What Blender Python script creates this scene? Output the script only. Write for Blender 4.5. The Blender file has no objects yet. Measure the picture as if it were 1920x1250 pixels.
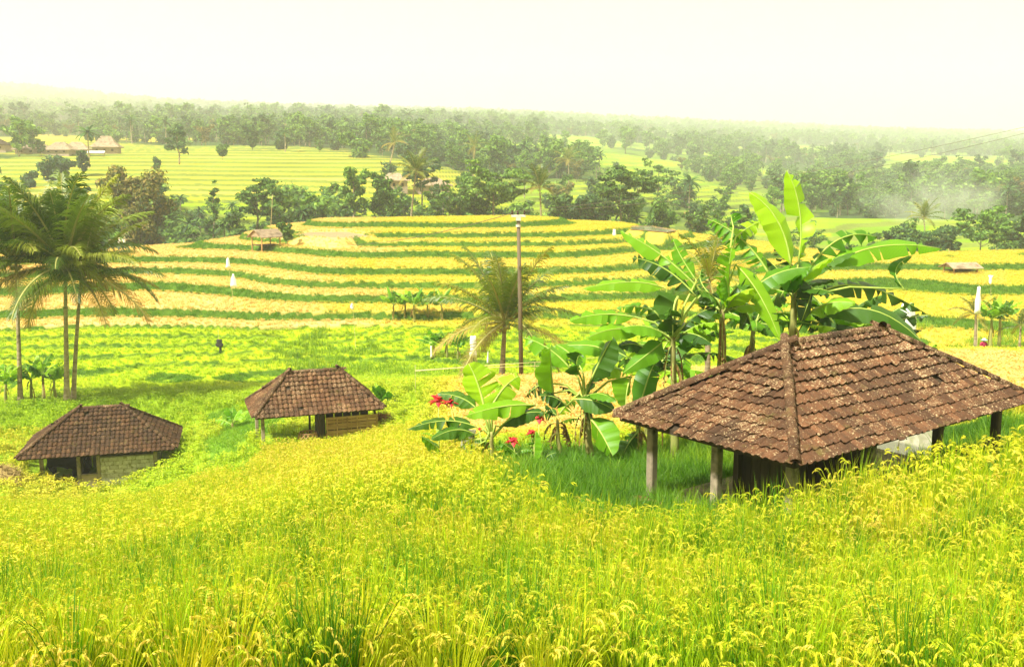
import bpy, math, random
import numpy as np
from mathutils import Vector, Matrix, Euler, Quaternion

# ------------------------------------------------------------------ camera, sky, sun, exposure
SC = bpy.context.scene
F, PITCH, EYE = 1840.0, math.radians(8.8), 16.0
cam_d = bpy.data.cameras.new('camera'); cam = bpy.data.objects.new('camera', cam_d)
SC.collection.objects.link(cam); SC.camera = cam
cam_d.sensor_width = 36.0; cam_d.lens = 36.0 * F / 1920.0
cam_d.clip_start = 0.1; cam_d.clip_end = 20000
cam.location = (0, 0, EYE); cam.rotation_euler = (math.radians(90) - PITCH, 0, 0)

SUN_DIR = Vector((-0.44, -0.42, 0.80)).normalized()       # towards the sun
elev = math.asin(SUN_DIR.z); azim = math.atan2(SUN_DIR.x, SUN_DIR.y)
W = bpy.data.worlds.new('World'); SC.world = W; W.use_nodes = True
nt = W.node_tree; nt.nodes.clear()
sky = nt.nodes.new('ShaderNodeTexSky'); sky.sky_type = 'NISHITA'; sky.sun_disc = False
sky.sun_elevation = elev; sky.sun_rotation = azim
sky.air_density = 1.0; sky.dust_density = 6.0; sky.ozone_density = 0.6
mixn = nt.nodes.new('ShaderNodeMix'); mixn.data_type = 'RGBA'; mixn.inputs[0].default_value = 0.97
mixn.inputs[7].default_value = (4.2, 3.95, 2.1, 1)        # even bright overcast
bg = nt.nodes.new('ShaderNodeBackground'); bg.inputs[1].default_value = 0.1
wo = nt.nodes.new('ShaderNodeOutputWorld')
nt.links.new(sky.outputs[0], mixn.inputs[6]); nt.links.new(mixn.outputs[2], bg.inputs[0]); nt.links.new(bg.outputs[0], wo.inputs[0])
sun_d = bpy.data.lights.new('sun', 'SUN'); sun_d.energy = 4.8; sun_d.angle = math.radians(5); sun_d.color = (1, .95, .86)
sun = bpy.data.objects.new('sun', sun_d); SC.collection.objects.link(sun); sun.location = (-30, -10, 80)
sun.rotation_euler = SUN_DIR.to_track_quat('Z', 'Y').to_euler()
SC.view_settings.view_transform = 'Standard'; SC.view_settings.look = 'None'
SC.view_settings.gamma = 1; SC.view_settings.exposure = 1.26; SC.view_settings.use_curve_mapping = False
cy = SC.cycles
cy.use_denoising = True; cy.max_bounces = 6; cy.diffuse_bounces = 3; cy.glossy_bounces = 2
cy.transmission_bounces = 3; cy.volume_bounces = 3; cy.transparent_max_bounces = 8
cy.sample_clamp_indirect = 4.0; cy.use_adaptive_sampling = True; cy.adaptive_threshold = 0.02

# ------------------------------------------------------------------ helpers
RNG = np.random.default_rng(7); random.seed(7)
COL = SC.collection
cP, sP = math.cos(PITCH), math.sin(PITCH)
def ray(px, py):
    u = (px - 960) / F; v = (625 - py) / F
    return Vector((u, cP + v * sP, -sP + v * cP))
def at(px, py, d):
    r = ray(px, py); k = d / r.y
    return Vector((r.x * k, d, EYE + r.z * k))
def slope_py(py):
    r = ray(960, py); return r.z / r.y

class MB:
    def __init__(s): s.v = []; s.f = []; s.m = []; s.uv = []
    def vert(s, p, uv=(0, 0)): s.v.append(tuple(p)); s.uv.append(uv); return len(s.v) - 1
    def face(s, idx, m=0): s.f.append(tuple(idx)); s.m.append(m)
    def poly(s, pts, m=0, uvs=None):
        i = [s.vert(p, uvs[k] if uvs else (0, 0)) for k, p in enumerate(pts)]; s.face(i, m)
    def box(s, c, size, M=None, m=0, taper=1.0):
        M = M or Matrix.Identity(3); c = Vector(c); hx, hy, hz = size[0] / 2, size[1] / 2, size[2] / 2
        ids = []
        for z in (-1, 1):
            t = taper if z > 0 else 1
            for x, y in ((-1, -1), (1, -1), (1, 1), (-1, 1)):
                ids.append(s.vert(c + M @ Vector((x * hx * t, y * hy * t, z * hz))))
        a = ids
        for q in ((3, 2, 1, 0), (4, 5, 6, 7), (0, 1, 5, 4), (1, 2, 6, 5), (2, 3, 7, 6), (3, 0, 4, 7)):
            s.face([a[k] for k in q], m)
    def tube(s, path, radii, n=6, m=0, cap=True, jit=0.0):
        path = [Vector(p) for p in path]; rings = []
        if not hasattr(radii, '__len__'): radii = [radii] * len(path)
        up = Vector((0.31, 0.87, 0.38))
        for k, p in enumerate(path):
            t = (path[min(k + 1, len(path) - 1)] - path[max(k - 1, 0)])
            t = t.normalized() if t.length > 1e-9 else Vector((0, 0, 1))
            a = t.cross(up)
            if a.length < 1e-3: a = t.cross(Vector((1, 0, 0)))
            a.normalize(); b = t.cross(a)
            rings.append([s.vert(p + (a * math.cos(2 * math.pi * j / n) + b * math.sin(2 * math.pi * j / n)) * radii[k] * (1 + jit * (random.random() - .5)), (j / n, k)) for j in range(n)])
        for k in range(len(rings) - 1):
            for j in range(n):
                s.face((rings[k][j], rings[k + 1][j], rings[k + 1][(j + 1) % n], rings[k][(j + 1) % n]), m)
        if cap:
            s.face(rings[0], m); s.face(rings[-1][::-1], m)
    def mesh(s, name, mats, smooth=False):
        me = bpy.data.meshes.new(name); me.from_pydata(s.v, [], s.f)
        if not isinstance(mats, (list, tuple)): mats = [mats]
        for mt in mats: me.materials.append(mt)
        me.polygons.foreach_set('material_index', s.m)
        if smooth: me.polygons.foreach_set('use_smooth', [True] * len(s.f))
        uvl = me.uv_layers.new(name='UVMap')
        li = np.zeros(len(me.loops), dtype=np.int32); me.loops.foreach_get('vertex_index', li)
        uvl.data.foreach_set('uv', np.array(s.uv, dtype=np.float32)[li].ravel())
        me.update(); return me
    def build(s, name, mats, parent=None, smooth=False, link=True):
        return obj(name, s.mesh(name, mats, smooth), parent, link)
def obj(name, me, parent=None, link=True):
    o = bpy.data.objects.new(name, me)
    if link: COL.objects.link(o)
    if parent: o.parent = parent
    return o
def tag(o, label=None, cat=None, group=None, kind=None):
    if label: o['label'] = label
    if cat: o['category'] = cat
    if group: o['group'] = group
    if kind: o['kind'] = kind
    return o
def empty(name, loc, rz=0, label=None, cat=None, group=None):
    o = bpy.data.objects.new(name, None); COL.objects.link(o); o.location = loc; o.rotation_euler = (0, 0, rz); o.empty_display_size = .2
    return tag(o, label, cat, group)
def npmesh(name, v, quads, mats, smooth=False):
    me = bpy.data.meshes.new(name); v = np.asarray(v, np.float32); q = np.asarray(quads, np.int32)
    me.vertices.add(len(v)); me.vertices.foreach_set('co', v.ravel())
    me.loops.add(q.size); me.loops.foreach_set('vertex_index', q.ravel())
    me.polygons.add(len(q)); me.polygons.foreach_set('loop_start', np.arange(0, q.size, q.shape[1], dtype=np.int32))
    me.polygons.foreach_set('loop_total', np.full(len(q), q.shape[1], np.int32))
    if smooth: me.polygons.foreach_set('use_smooth', np.ones(len(q), bool))
    for m in (mats if isinstance(mats, (list, tuple)) else [mats]): me.materials.append(m)
    me.update(calc_edges=True); me.validate(); return me

# value noise on arrays
_perm = RNG.random((256, 256))
def vnoise(x, y, s):
    x = np.asarray(x) / s + 1000.3; y = np.asarray(y) / s + 1000.7
    xi = np.floor(x).astype(int); yi = np.floor(y).astype(int); fx = x - xi; fy = y - yi
    fx = fx * fx * (3 - 2 * fx); fy = fy * fy * (3 - 2 * fy)
    g = lambda a, b: _perm[a % 256, b % 256]
    return (g(xi, yi) * (1 - fx) + g(xi + 1, yi) * fx) * (1 - fy) + (g(xi, yi + 1) * (1 - fx) + g(xi + 1, yi + 1) * fx) * fy
def fbm(x, y, s): return (vnoise(x, y, s) + .5 * vnoise(x + 91, y, s / 2) + .25 * vnoise(x, y + 57, s / 4)) / 1.75
def sstep(a, b, x):
    t = np.clip((x - a) / (b - a), 0, 1); return t * t * (3 - 2 * t)
def inpoly(x, y, P):
    x = np.asarray(x); y = np.asarray(y); r = np.zeros(x.shape, bool); n = len(P); j = n - 1
    for i in range(n):
        xi, yi = P[i]; xj, yj = P[j]
        c = ((yi > y) != (yj > y)) & (x < (xj - xi) * (y - yi) / ((yj - yi) or 1e-9) + xi)
        r ^= c; j = i
    return r
def polydist(x, y, P):
    d = np.full(np.shape(x), 1e9); n = len(P)
    for i in range(n):
        ax, ay = P[i]; bx, by = P[(i + 1) % n]; ex, ey = bx - ax, by - ay; L = ex * ex + ey * ey + 1e-9
        t = np.clip(((x - ax) * ex + (y - ay) * ey) / L, 0, 1)
        d = np.minimum(d, np.hypot(x - ax - t * ex, y - ay - t * ey))
    return d
def plan(pts):   # (px, d) -> plan coordinates (x, y); pixel column gives direction only
    return [((px - 960) / F / 0.985 * d, d) for px, d in pts]

# ------------------------------------------------------------------ materials
def newmat(name):
    m = bpy.data.materials.new(name); m.use_nodes = True; n = m.node_tree; n.nodes.clear()
    return m, n, n.nodes.new('ShaderNodeOutputMaterial')
def N(n, t, **kw):
    x = n.nodes.new(t)
    for k, v in kw.items(): setattr(x, k, v)
    return x
def rgba(c): return (c[0], c[1], c[2], 1)
def mixc(n, fac, a, b, blend='MIX'):
    x = N(n, 'ShaderNodeMix', data_type='RGBA', blend_type=blend)
    for i, v in ((0, fac), (6, a), (7, b)):
        if hasattr(v, 'is_output') or isinstance(v, bpy.types.NodeSocket): n.links.new(v, x.inputs[i])
        elif i == 0: x.inputs[0].default_value = v
        else: x.inputs[i].default_value = rgba(v)
    return x.outputs[2]
def mathn(n, op, a, b=0.0, clamp=False):
    x = N(n, 'ShaderNodeMath', operation=op, use_clamp=clamp)
    for i, v in ((0, a), (1, b)):
        if isinstance(v, bpy.types.NodeSocket): n.links.new(v, x.inputs[i])
        else: x.inputs[i].default_value = v
    return x.outputs[0]
def noise(n, scale, detail=4, vec=None, rough=.6):
    x = N(n, 'ShaderNodeTexNoise'); x.inputs['Scale'].default_value = scale; x.inputs['Detail'].default_value = detail; x.inputs['Roughness'].default_value = rough
    if vec is not None: n.links.new(vec, x.inputs['Vector'])
    return x.outputs[0]
def ramp(n, fac, stops):
    x = N(n, 'ShaderNodeValToRGB'); n.links.new(fac, x.inputs[0]); e = x.color_ramp.elements
    while len(e) < len(stops): e.new(.5)
    for k, (p, c) in enumerate(stops): e[k].position = p; e[k].color = rgba(c) if hasattr(c, '__len__') else (c, c, c, 1)
    return x.outputs[0]
def leafmat(name, stops, trans=.35, rough=.55, src='random', var=.35, veins=False, spec=.3):
    """stops: colours along the tint (0..1), read from the instance's tint or the object's random number"""
    m, n, out = newmat(name)
    oi = N(n, 'ShaderNodeObjectInfo'); geo = N(n, 'ShaderNodeNewGeometry')
    if src == 'tint':
        a = N(n, 'ShaderNodeAttribute', attribute_type='INSTANCER', attribute_name='tint'); t = a.outputs['Fac']
    elif src == 'island': t = geo.outputs['Random Per Island']
    else: t = oi.outputs['Random']
    col = ramp(n, t, stops)
    isl = mathn(n, 'MULTIPLY_ADD', geo.outputs['Random Per Island'], var); isl.node.inputs[2].default_value = 1 - var / 2
    rnd = mathn(n, 'MULTIPLY_ADD', oi.outputs['Random'], var * .6); rnd.node.inputs[2].default_value = 1 - var * .3
    k = mathn(n, 'MULTIPLY', isl, rnd)
    hs = N(n, 'ShaderNodeHueSaturation'); n.links.new(k, hs.inputs['Value']); n.links.new(col, hs.inputs['Color'])
    col = hs.outputs[0]
    if veins:
        uv = N(n, 'ShaderNodeUVMap'); w = N(n, 'ShaderNodeTexWave', wave_type='BANDS', bands_direction='X')
        w.inputs['Scale'].default_value = 9; w.inputs['Distortion'].default_value = .6; n.links.new(uv.outputs[0], w.inputs[0])
        col = mixc(n, .16, col, w.outputs[0], 'OVERLAY')
    bs = N(n, 'ShaderNodeBsdfPrincipled'); bs.inputs['Roughness'].default_value = rough; bs.inputs['Specular IOR Level'].default_value = spec
    n.links.new(col, bs.inputs['Base Color'])
    tr = N(n, 'ShaderNodeBsdfTranslucent')
    tc = mixc(n, .35, col, (.75, .95, .05), 'OVERLAY'); n.links.new(tc, tr.inputs[0])
    mx = N(n, 'ShaderNodeMixShader'); mx.inputs[0].default_value = trans
    n.links.new(bs.outputs[0], mx.inputs[1]); n.links.new(tr.outputs[0], mx.inputs[2]); n.links.new(mx.outputs[0], out.inputs[0])
    return m
def solid(name, ca, cb, scale=6, rough=.85, bump=.3, dark=None, var=.3, stretch=None, spec=.25):
    """two-tone weathered surface in object space with fine bump and per-piece variation"""
    m, n, out = newmat(name)
    geo = N(n, 'ShaderNodeNewGeometry'); oi = N(n, 'ShaderNodeObjectInfo'); tc = N(n, 'ShaderNodeTexCoord')
    vec = tc.outputs['Object']
    if stretch:
        mp = N(n, 'ShaderNodeMapping'); mp.inputs['Scale'].default_value = stretch; n.links.new(vec, mp.inputs[0]); vec = mp.outputs[0]
    ofs = N(n, 'ShaderNodeVectorMath', operation='ADD'); n.links.new(vec, ofs.inputs[0])
    cmb = N(n, 'ShaderNodeCombineXYZ'); k10 = mathn(n, 'MULTIPLY', oi.outputs['Random'], 37.0)
    n.links.new(k10, cmb.inputs[0]); n.links.new(k10, cmb.inputs[2]); n.links.new(cmb.outputs[0], ofs.inputs[1]); vec = ofs.outputs[0]
    f = noise(n, scale, 6, vec); col = ramp(n, f, [(.3, ca), (.7, cb)])
    if dark:
        f2 = noise(n, scale * .45, 5, vec); col = mixc(n, ramp(n, f2, [(.5, 0.), (.66, 1.)]), col, dark)
    r = mathn(n, 'ADD', oi.outputs['Random'], geo.outputs['Random Per Island']); r = mathn(n, 'FRACT', r)
    k = mathn(n, 'MULTIPLY_ADD', r, var); k.node.inputs[2].default_value = 1 - var / 2
    hs = N(n, 'ShaderNodeHueSaturation'); n.links.new(k, hs.inputs['Value']); n.links.new(col, hs.inputs['Color'])
    bs = N(n, 'ShaderNodeBsdfPrincipled'); bs.inputs['Roughness'].default_value = rough; bs.inputs['Specular IOR Level'].default_value = spec
    n.links.new(hs.outputs[0], bs.inputs['Base Color'])
    if bump:
        b = N(n, 'ShaderNodeBump'); b.inputs['Strength'].default_value = bump; b.inputs['Distance'].default_value = .02
        n.links.new(noise(n, scale * 4, 5, vec), b.inputs['Height']); n.links.new(b.outputs[0], bs.inputs['Normal'])
    n.links.new(bs.outputs[0], out.inputs[0]); return m
def tilemat(name, c1, c2, pale, spots=.55, scale=1.0):
    m, n, out = newmat(name)
    geo = N(n, 'ShaderNodeNewGeometry'); oi = N(n, 'ShaderNodeObjectInfo'); P = geo.outputs['Position']
    r = mathn(n, 'FRACT', mathn(n, 'ADD', oi.outputs['Random'], geo.outputs['Random Per Island']))
    col = mixc(n, r, c1, c2)
    col = mixc(n, ramp(n, noise(n, 1.1 * scale, 4, P), [(.42, 0.), (.7, .8)]), col, (.035, .022, .014))     # soot and old algae
    col = mixc(n, ramp(n, noise(n, 9 * scale, 5, P), [(.45, 0.), (.7, .55)]), col, (.05, .03, .016))
    big = ramp(n, noise(n, .9 * scale, 3, P), [(.35, .0), (.65, .07)])
    sp = noise(n, 26 * scale, 4, P, .7); sp = mathn(n, 'ADD', sp, big)
    lich = mathn(n, 'ADD', sp, mathn(n, 'MULTIPLY', r, .07))
    col = mixc(n, ramp(n, lich, [(spots + .05, 0.), (spots + .13, .85)]), col, pale)
    moss = ramp(n, noise(n, 2.3 * scale, 4, P), [(.6, 0.), (.75, .6)]); col = mixc(n, moss, col, (.09, .085, .02))
    bs = N(n, 'ShaderNodeBsdfPrincipled'); bs.inputs['Roughness'].default_value = .9; bs.inputs['Specular IOR Level'].default_value = .2
    n.links.new(col, bs.inputs['Base Color'])
    b = N(n, 'ShaderNodeBump'); b.inputs['Strength'].default_value = .5; b.inputs['Distance'].default_value = .015
    n.links.new(noise(n, 22 * scale, 5, P), b.inputs['Height']); n.links.new(b.outputs[0], bs.inputs['Normal'])
    n.links.new(bs.outputs[0], out.inputs[0]); return m

RICE = [(0, (.12, .26, .005)), (.35, (.32, .43, .006)), (.7, (.58, .46, .04)), (1, (.68, .45, .16))]
M = {}
M['blade'] = leafmat('rice_blade', [(0, (.08, .22, .004)), (.5, (.33, .46, .005)), (1, (.58, .50, .015))], .4, src='tint', var=.5)
M['panicle'] = leafmat('rice_panicle', [(0, (.42, .49, .012)), (.5, (.60, .56, .025)), (1, (.70, .52, .09))], .25, src='tint', var=.45)
M['rice_far'] = leafmat('rice_far', RICE, .3, src='tint', var=.2)
M['grass'] = leafmat('grass_blade', [(0, (.03, .10, .005)), (.5, (.10, .24, .008)), (1, (.30, .40, .015))], .4, src='tint', var=.5)
M['ground'], n, out = newmat('ground')
a = N(n, 'ShaderNodeVertexColor', layer_name='Col'); geo = N(n, 'ShaderNodeNewGeometry')
c = mixc(n, .35, a.outputs[0], noise(n, 1.3, 6, geo.outputs['Position']), 'OVERLAY')
c = mixc(n, .3, c, noise(n, .05, 4, geo.outputs['Position']), 'OVERLAY')
bs = N(n, 'ShaderNodeBsdfPrincipled'); bs.inputs['Roughness'].default_value = .95; bs.inputs['Specular IOR Level'].default_value = .1
b = N(n, 'ShaderNodeBump'); b.inputs['Strength'].default_value = .6; b.inputs['Distance'].default_value = .15
n.links.new(noise(n, 3.5, 5, geo.outputs['Position']), b.inputs['Height']); n.links.new(b.outputs[0], bs.inputs['Normal'])
n.links.new(c, bs.inputs['Base Color']); n.links.new(bs.outputs[0], out.inputs[0])

# ------------------------------------------------------------------ terrain
# control points: (pixel column, pixel row, metres ahead); near field is given at the rice tops
CA = [(-200,1250,7.5),(640,1250,7.5),(1280,1250,7.5),(2100,1250,7.5),
      (-200,1100,11),(320,1100,11),(640,1100,10.5),(960,1100,9.8),(1280,1100,9.2),(1600,1100,9),(2000,1100,8.8),
      (-200,1000,16),(320,1000,15.5),(640,1000,14.5),(960,1000,12.5),(1280,1000,11),(1600,1000,10.8),(2000,1000,10.5),
      (-200,940,26),(150,940,26),(400,935,24),(640,930,22),(960,940,15.5),(1280,940,12.8),(1600,870,13.6),(1920,800,15.6),(2100,780,16.5),
      (-100,922,40),(150,918,40),(300,912,38),(480,870,31),(640,880,30),(640,838,38),(800,840,36),(480,838,38),(830,880,26)]
CB = [(960,1250,7),(1900,1250,7),(0,1250,7),
      (1500,960,17.5),(1300,945,18.5),(1700,900,19.5),(1900,850,21),(1250,930,19.3),(1000,900,19.5),(1100,862,24),(900,862,24.5),(1400,830,26),(1800,790,26),(2050,800,22),
      (850,840,30),(1000,800,35),(950,730,47),(1250,705,50),(1800,668,52),(1950,700,40),(1600,760,34),(1250,790,34),(1870,735,32),
      (640,830,43),(480,830,41.5),(750,800,42),(200,915,45.5),(20,915,42),(400,880,41),(400,845,44),(450,800,50),
      (30,756,60),(120,756,60),(0,820,50),(300,750,60),(600,735,56),(800,730,52),(975,716,55),
      (0,520,165),(300,520,170),(600,480,195),(960,462,208),(1300,480,200),(1700,510,178),(2000,510,185),
      (0,380,225),(300,380,228),(600,395,232),(0,345,245),(300,345,248),(600,350,255),(0,310,300),(300,307,305),(600,310,310),(0,284,350),(300,284,352),(600,287,358),(780,318,300),
      (0,275,400),(300,275,405),(600,275,410),
      (960,400,262),(960,345,335),(960,300,430),(960,270,490),(1200,370,310),(1200,320,430),(1200,290,520),
      (1500,424,262),(1500,398,340),(1500,372,430),(1500,326,520),(1500,290,640),(1900,445,250),(1900,400,340),(1900,372,420),(1900,320,520),(1900,296,640),
      (0,240,540),(300,240,560),(600,240,580),(0,200,820),(300,210,850),(600,222,860),(960,240,700),(1200,258,720),(1500,265,820),(1900,282,800),
      (-200,158,1250),(0,168,1250),(150,180,1250),(300,202,1260),(480,208,1270),(700,212,1280),(960,222,1300),(1200,232,1300),(1500,244,1300),(1900,258,1300),(2200,262,1300),
      (-200,190,1700),(300,225,1700),(960,245,1700),(1900,275,1700)]
FARK = 3.2
def U(r): return np.where(np.asarray(r) < 400, r, 400 + (np.asarray(r) - 400) * FARK)      # far hills lie deeper than the table says
def Uinv(r): return np.where(r < 400, r, 400 + (r - 400) / FARK)
# the terraced hill: each picture column climbs evenly from its foot to its crest (foot row, foot height, crest row, crest height below the eye)
for px_, pb_, zb_, pc_, zc_ in ((-150, 702, -14.5, 464, -8.9), (0, 700, -14.4, 462, -8.9), (300, 695, -14.4, 458, -8.9), (480, 682, -14.2, 436, -7.9), (600, 665, -14.0, 417, -6.8), (780, 658, -13.8, 411, -6.5), (960, 652, -13.6, 408, -6.4),
                                (1150, 646, -13.4, 418, -7.0), (1300, 640, -13.2, 434, -7.9), (1450, 640, -12.9, 458, -9.0), (1600, 640, -12.6, 478, -9.8), (1750, 632, -12.3, 474, -9.8), (1900, 625, -12.0, 470, -9.8), (2080, 620, -12.0, 472, -9.8)):
    for t_ in (0, .2, .4, .6, .8, 1):
        py_ = pb_ + (pc_ - pb_) * t_; CB.append((px_, py_, (zb_ + (zc_ - zb_) * t_) / slope_py(py_)))
def prep(C):
    a = []
    for px, py, d in C:
        d = float(U(d))
        p = at(px, py, d); r = math.hypot(p.x, p.y); a.append((math.atan2(p.x, p.y) * 2.2, math.log(r), (p.z - EYE) / r))
    return np.array(a)
def tps_fit(C, lam=2e-4):
    A = prep(C); n = len(A); X = A[:, :2]
    D = np.hypot(X[:, None, 0] - X[None, :, 0], X[:, None, 1] - X[None, :, 1])
    K = np.where(D > 0, D * D * np.log(D + 1e-12), 0) + lam * np.eye(n)
    Pm = np.c_[np.ones(n), X]; L = np.zeros((n + 3, n + 3)); L[:n, :n] = K; L[:n, n:] = Pm; L[n:, :n] = Pm.T
    w = np.linalg.solve(L, np.r_[A[:, 2], np.zeros(3)]); return X, w
TA, TB = tps_fit(CA), tps_fit(CB)
def tps(T, x, y, rmin, rmax):
    X, w = T; r = np.hypot(x, y); az = np.clip(np.arctan2(x, y), -.62, .62) * 2.2; rc = np.clip(r, rmin, rmax); lr = np.log(rc)
    out_ = np.full(x.shape, w[-3]) + w[-2] * az + w[-1] * lr
    for k in range(len(X)):
        D2 = (az - X[k, 0]) ** 2 + (lr - X[k, 1]) ** 2
        out_ += w[k] * .5 * D2 * np.log(D2 + 1e-12)
    return out_ * rc
PA = plan([(-900,1),(-700,38.5),(-100,38.5),(150,38),(330,38),(400,35.5),(450,32),(468,35),(490,39.3),(700,40),(800,37.5),(850,29),(895,22),(950,17.3),(1100,15),(1280,13.6),(1500,13.6),(1700,14.8),(1900,16.2),(2150,18),(3300,14),(3300,1)])
PA = [(x, y) for x, y in PA]
P_path = plan([(330,40.5),(455,40.5),(500,46),(470,58),(400,55),(370,48)])
P_bank = plan([(780,27),(900,18),(1100,14),(1300,13),(1700,14),(2000,16),(2050,23),(1700,27.5),(1250,26.5),(1000,26)])
P_bare = plan([(560,131),(640,124),(705,128),(655,140),(590,139)])
P_pond = plan([(1178,140),(1245,132),(1262,136),(1215,150),(1180,150)])
P_pond2 = plan([(1600,22.6),(1760,22.8),(1790,30),(1640,31)])
def crest_r(az):
    a = np.degrees(az); return np.interp(a, [-35,-27,-19,-14,-10,0,6,10,14,18,22,27,35], [150,143,150,158,172,178,178,172,152,143,150,160,160])
STEP = .80
def terr(z, step, ph, lo, hi, warp):
    t = (z + warp) / step + ph; k = np.floor(t); f = t - k
    return (k + sstep(lo, hi, f) - ph) * step - warp * 0, k, f
def ground(x, y):
    """height, zone code and position inside the terrace step for plan points"""
    x = np.asarray(x, float); y = np.asarray(y, float); r = np.hypot(x, y); az = np.arctan2(x, y)
    zb = EYE + tps(TB, x, y, 6.5, 4600)
    za = EYE - 1.02 + tps(TA, x, y, 7.2, 46)
    cr = crest_r(az)
    wob = (fbm(x, y, 30) - .5) * (.25 + .7 * sstep(92, 110, r)) + (vnoise(x, y, 9) - .5) * .12
    zz = zb + wob; zz = zz + np.where(zz > EYE - 12.4, .16 * np.sin((zz - EYE + 12.4) * 2.6), 0); zt = EYE - 12.4; lowp = zz < zt; st_ = np.where(lowp, .40, STEP)
    tt = (zz - zt) / st_; k1 = np.floor(tt); f1 = tt - k1; q = zt + (k1 + sstep(.86, 1.0, f1)) * st_
    hill = sstep(62, 70, r) * (1 - sstep(cr + 2, cr + 10, r))
    wob2 = (fbm(x, y, 55) - .5) * 3.6 + (vnoise(x, y, 14) - .5) * .35
    q2, k2, f2 = terr(zb + wob2, 1.4, .1, .84, 1.0, 0)
    farm = sstep(205, 225, r) * (1 - sstep(950, 1300, r))
    z = zb * (1 - hill * .85) + q * hill * .85
    fw = farm * np.where(az < -.10, .55, .7); z = z * (1 - fw) + q2 * fw
    ina = inpoly(x, y, PA); da = polydist(x, y, PA); sd = np.where(ina, da, -da)
    wa = sstep(-.55, .05, sd); wa = np.where(r > 60, 0, wa)
    z = z * (1 - wa) + np.maximum(za, z - .3) * wa
    z += (fbm(x, y, 1.7) - .5) * .10 * (r < 60)
    for P_, zl in PONDS:
        ip = inpoly(x, y, P_); dd = polydist(x, y, P_); wgt = np.where(ip, 1, 1 - sstep(0, 1.2, dd)); z = z * (1 - wgt) + (zl - .12) * wgt
    big = r > 190
    z = z + np.where(big, (fbm(x + 500, y, 60) - .5) * np.clip((r - 400) / 60, 0, 9), 0)
    return z, ina & (r < 60), hill, k1, f1, farm, k2, f2, r, az
def _lvl(P_, dz=0):
    c = np.array(P_).mean(0); return float(EYE + tps(TB, c[:1], c[1:], 6.5, 4600)[0]) + dz
PONDS = [(P_pond, _lvl(P_pond, .55)), (P_bare, _lvl(P_bare, .08)), (P_pond2, _lvl(P_pond2, .1))]
def gz(x, y): return float(ground(np.array([x]), np.array([y]))[0][0])
def on(px, d, dz=0):
    x = (px - 960) / F / .985 * d; return Vector((x, d, gz(x, d) + dz))

def hit(px, py):
    """distance at which the sight line through a pixel meets the ground of the hill"""
    r_ = ray(px, py); ds = np.arange(58, 200, .25); z_ = ground(r_.x / r_.y * ds, ds)[0]; k_ = np.nonzero(EYE + r_.z / r_.y * ds <= z_)[0]
    return float(ds[k_[0]]) if len(k_) else 150.0
# field-by-field ripeness of the terraces (0 green, 1 ripe orange)
def h01(a, b=0): return np.mod(np.sin(a * 127.1 + b * 311.7) * 43758.5453, 1.0)
def hill_tint(x, y, k, az, r):
    s = np.degrees(az); par = np.floor((s + 3 * np.sin(k * 1.7)) / 6.5)
    t = np.where(k < 0, .33 + .05 * h01(k), .72) + np.where(k >= 0, .26 * sstep(-7, -10.5, s + 2.5 * np.sin(k * 2.3)), 0)
    t += (h01(k, par) - .5) * np.where(k < 0, .10, .16)
    return np.clip(t, .05, 1)
def forest_mask(x, y, r, az):
    """share of ground under trees beyond the crest"""
    r = Uinv(r)
    s = np.degrees(az) + (fbm(x, y + 300, 45) - .5) * 5; r = r + (fbm(x + 300, y, 40) - .5) * 40; nz = fbm(x, y, 90)
    m = sstep(.36, .5, nz)
    m = np.where(r > 500, np.where(s < 2, sstep(.32, .44, nz), sstep(.40, .52, nz)), m)
    pl = (s < -8) & (r > 236) & (r < 366); m = np.where(pl, 0, m)
    ce = (s > -10) & (s < 9) & (r > 196) & (r < 360); m = np.where(ce, m * .28, m)
    rg = (s > 4) & (s < 17) & (r > 330) & (r < 560); m = np.where(rg, m * .45, m)
    rp = (s > 13) & (s < 30) & (r > 262) & (r < 345); m = np.where(rp, 0, m)
    cl = (np.abs(s - 1.3) < 3) & (r > 440) & (r < 490); m = np.where(cl, 0, m)
    ru = (s > 20) & (r > 600) & (r < 660); m = np.where(ru, 0, m)
    lu = (s < -19) & (r > 560) & (r < 640); m = np.where(lu, 0, m)
    m = np.where(r < 196, np.clip(m * 2 + .4, 0, 1), m)
    return m
def lerp3(a, b, t): return a[None] * (1 - t[:, None]) + b[None] * t[:, None]
TS = np.array([0, .35, .7, 1.0]); TC = np.array([c for _, c in RICE])
def rice_col(t): return np.stack([np.interp(t, TS, TC[:, k]) for k in range(3)], 1)

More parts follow.
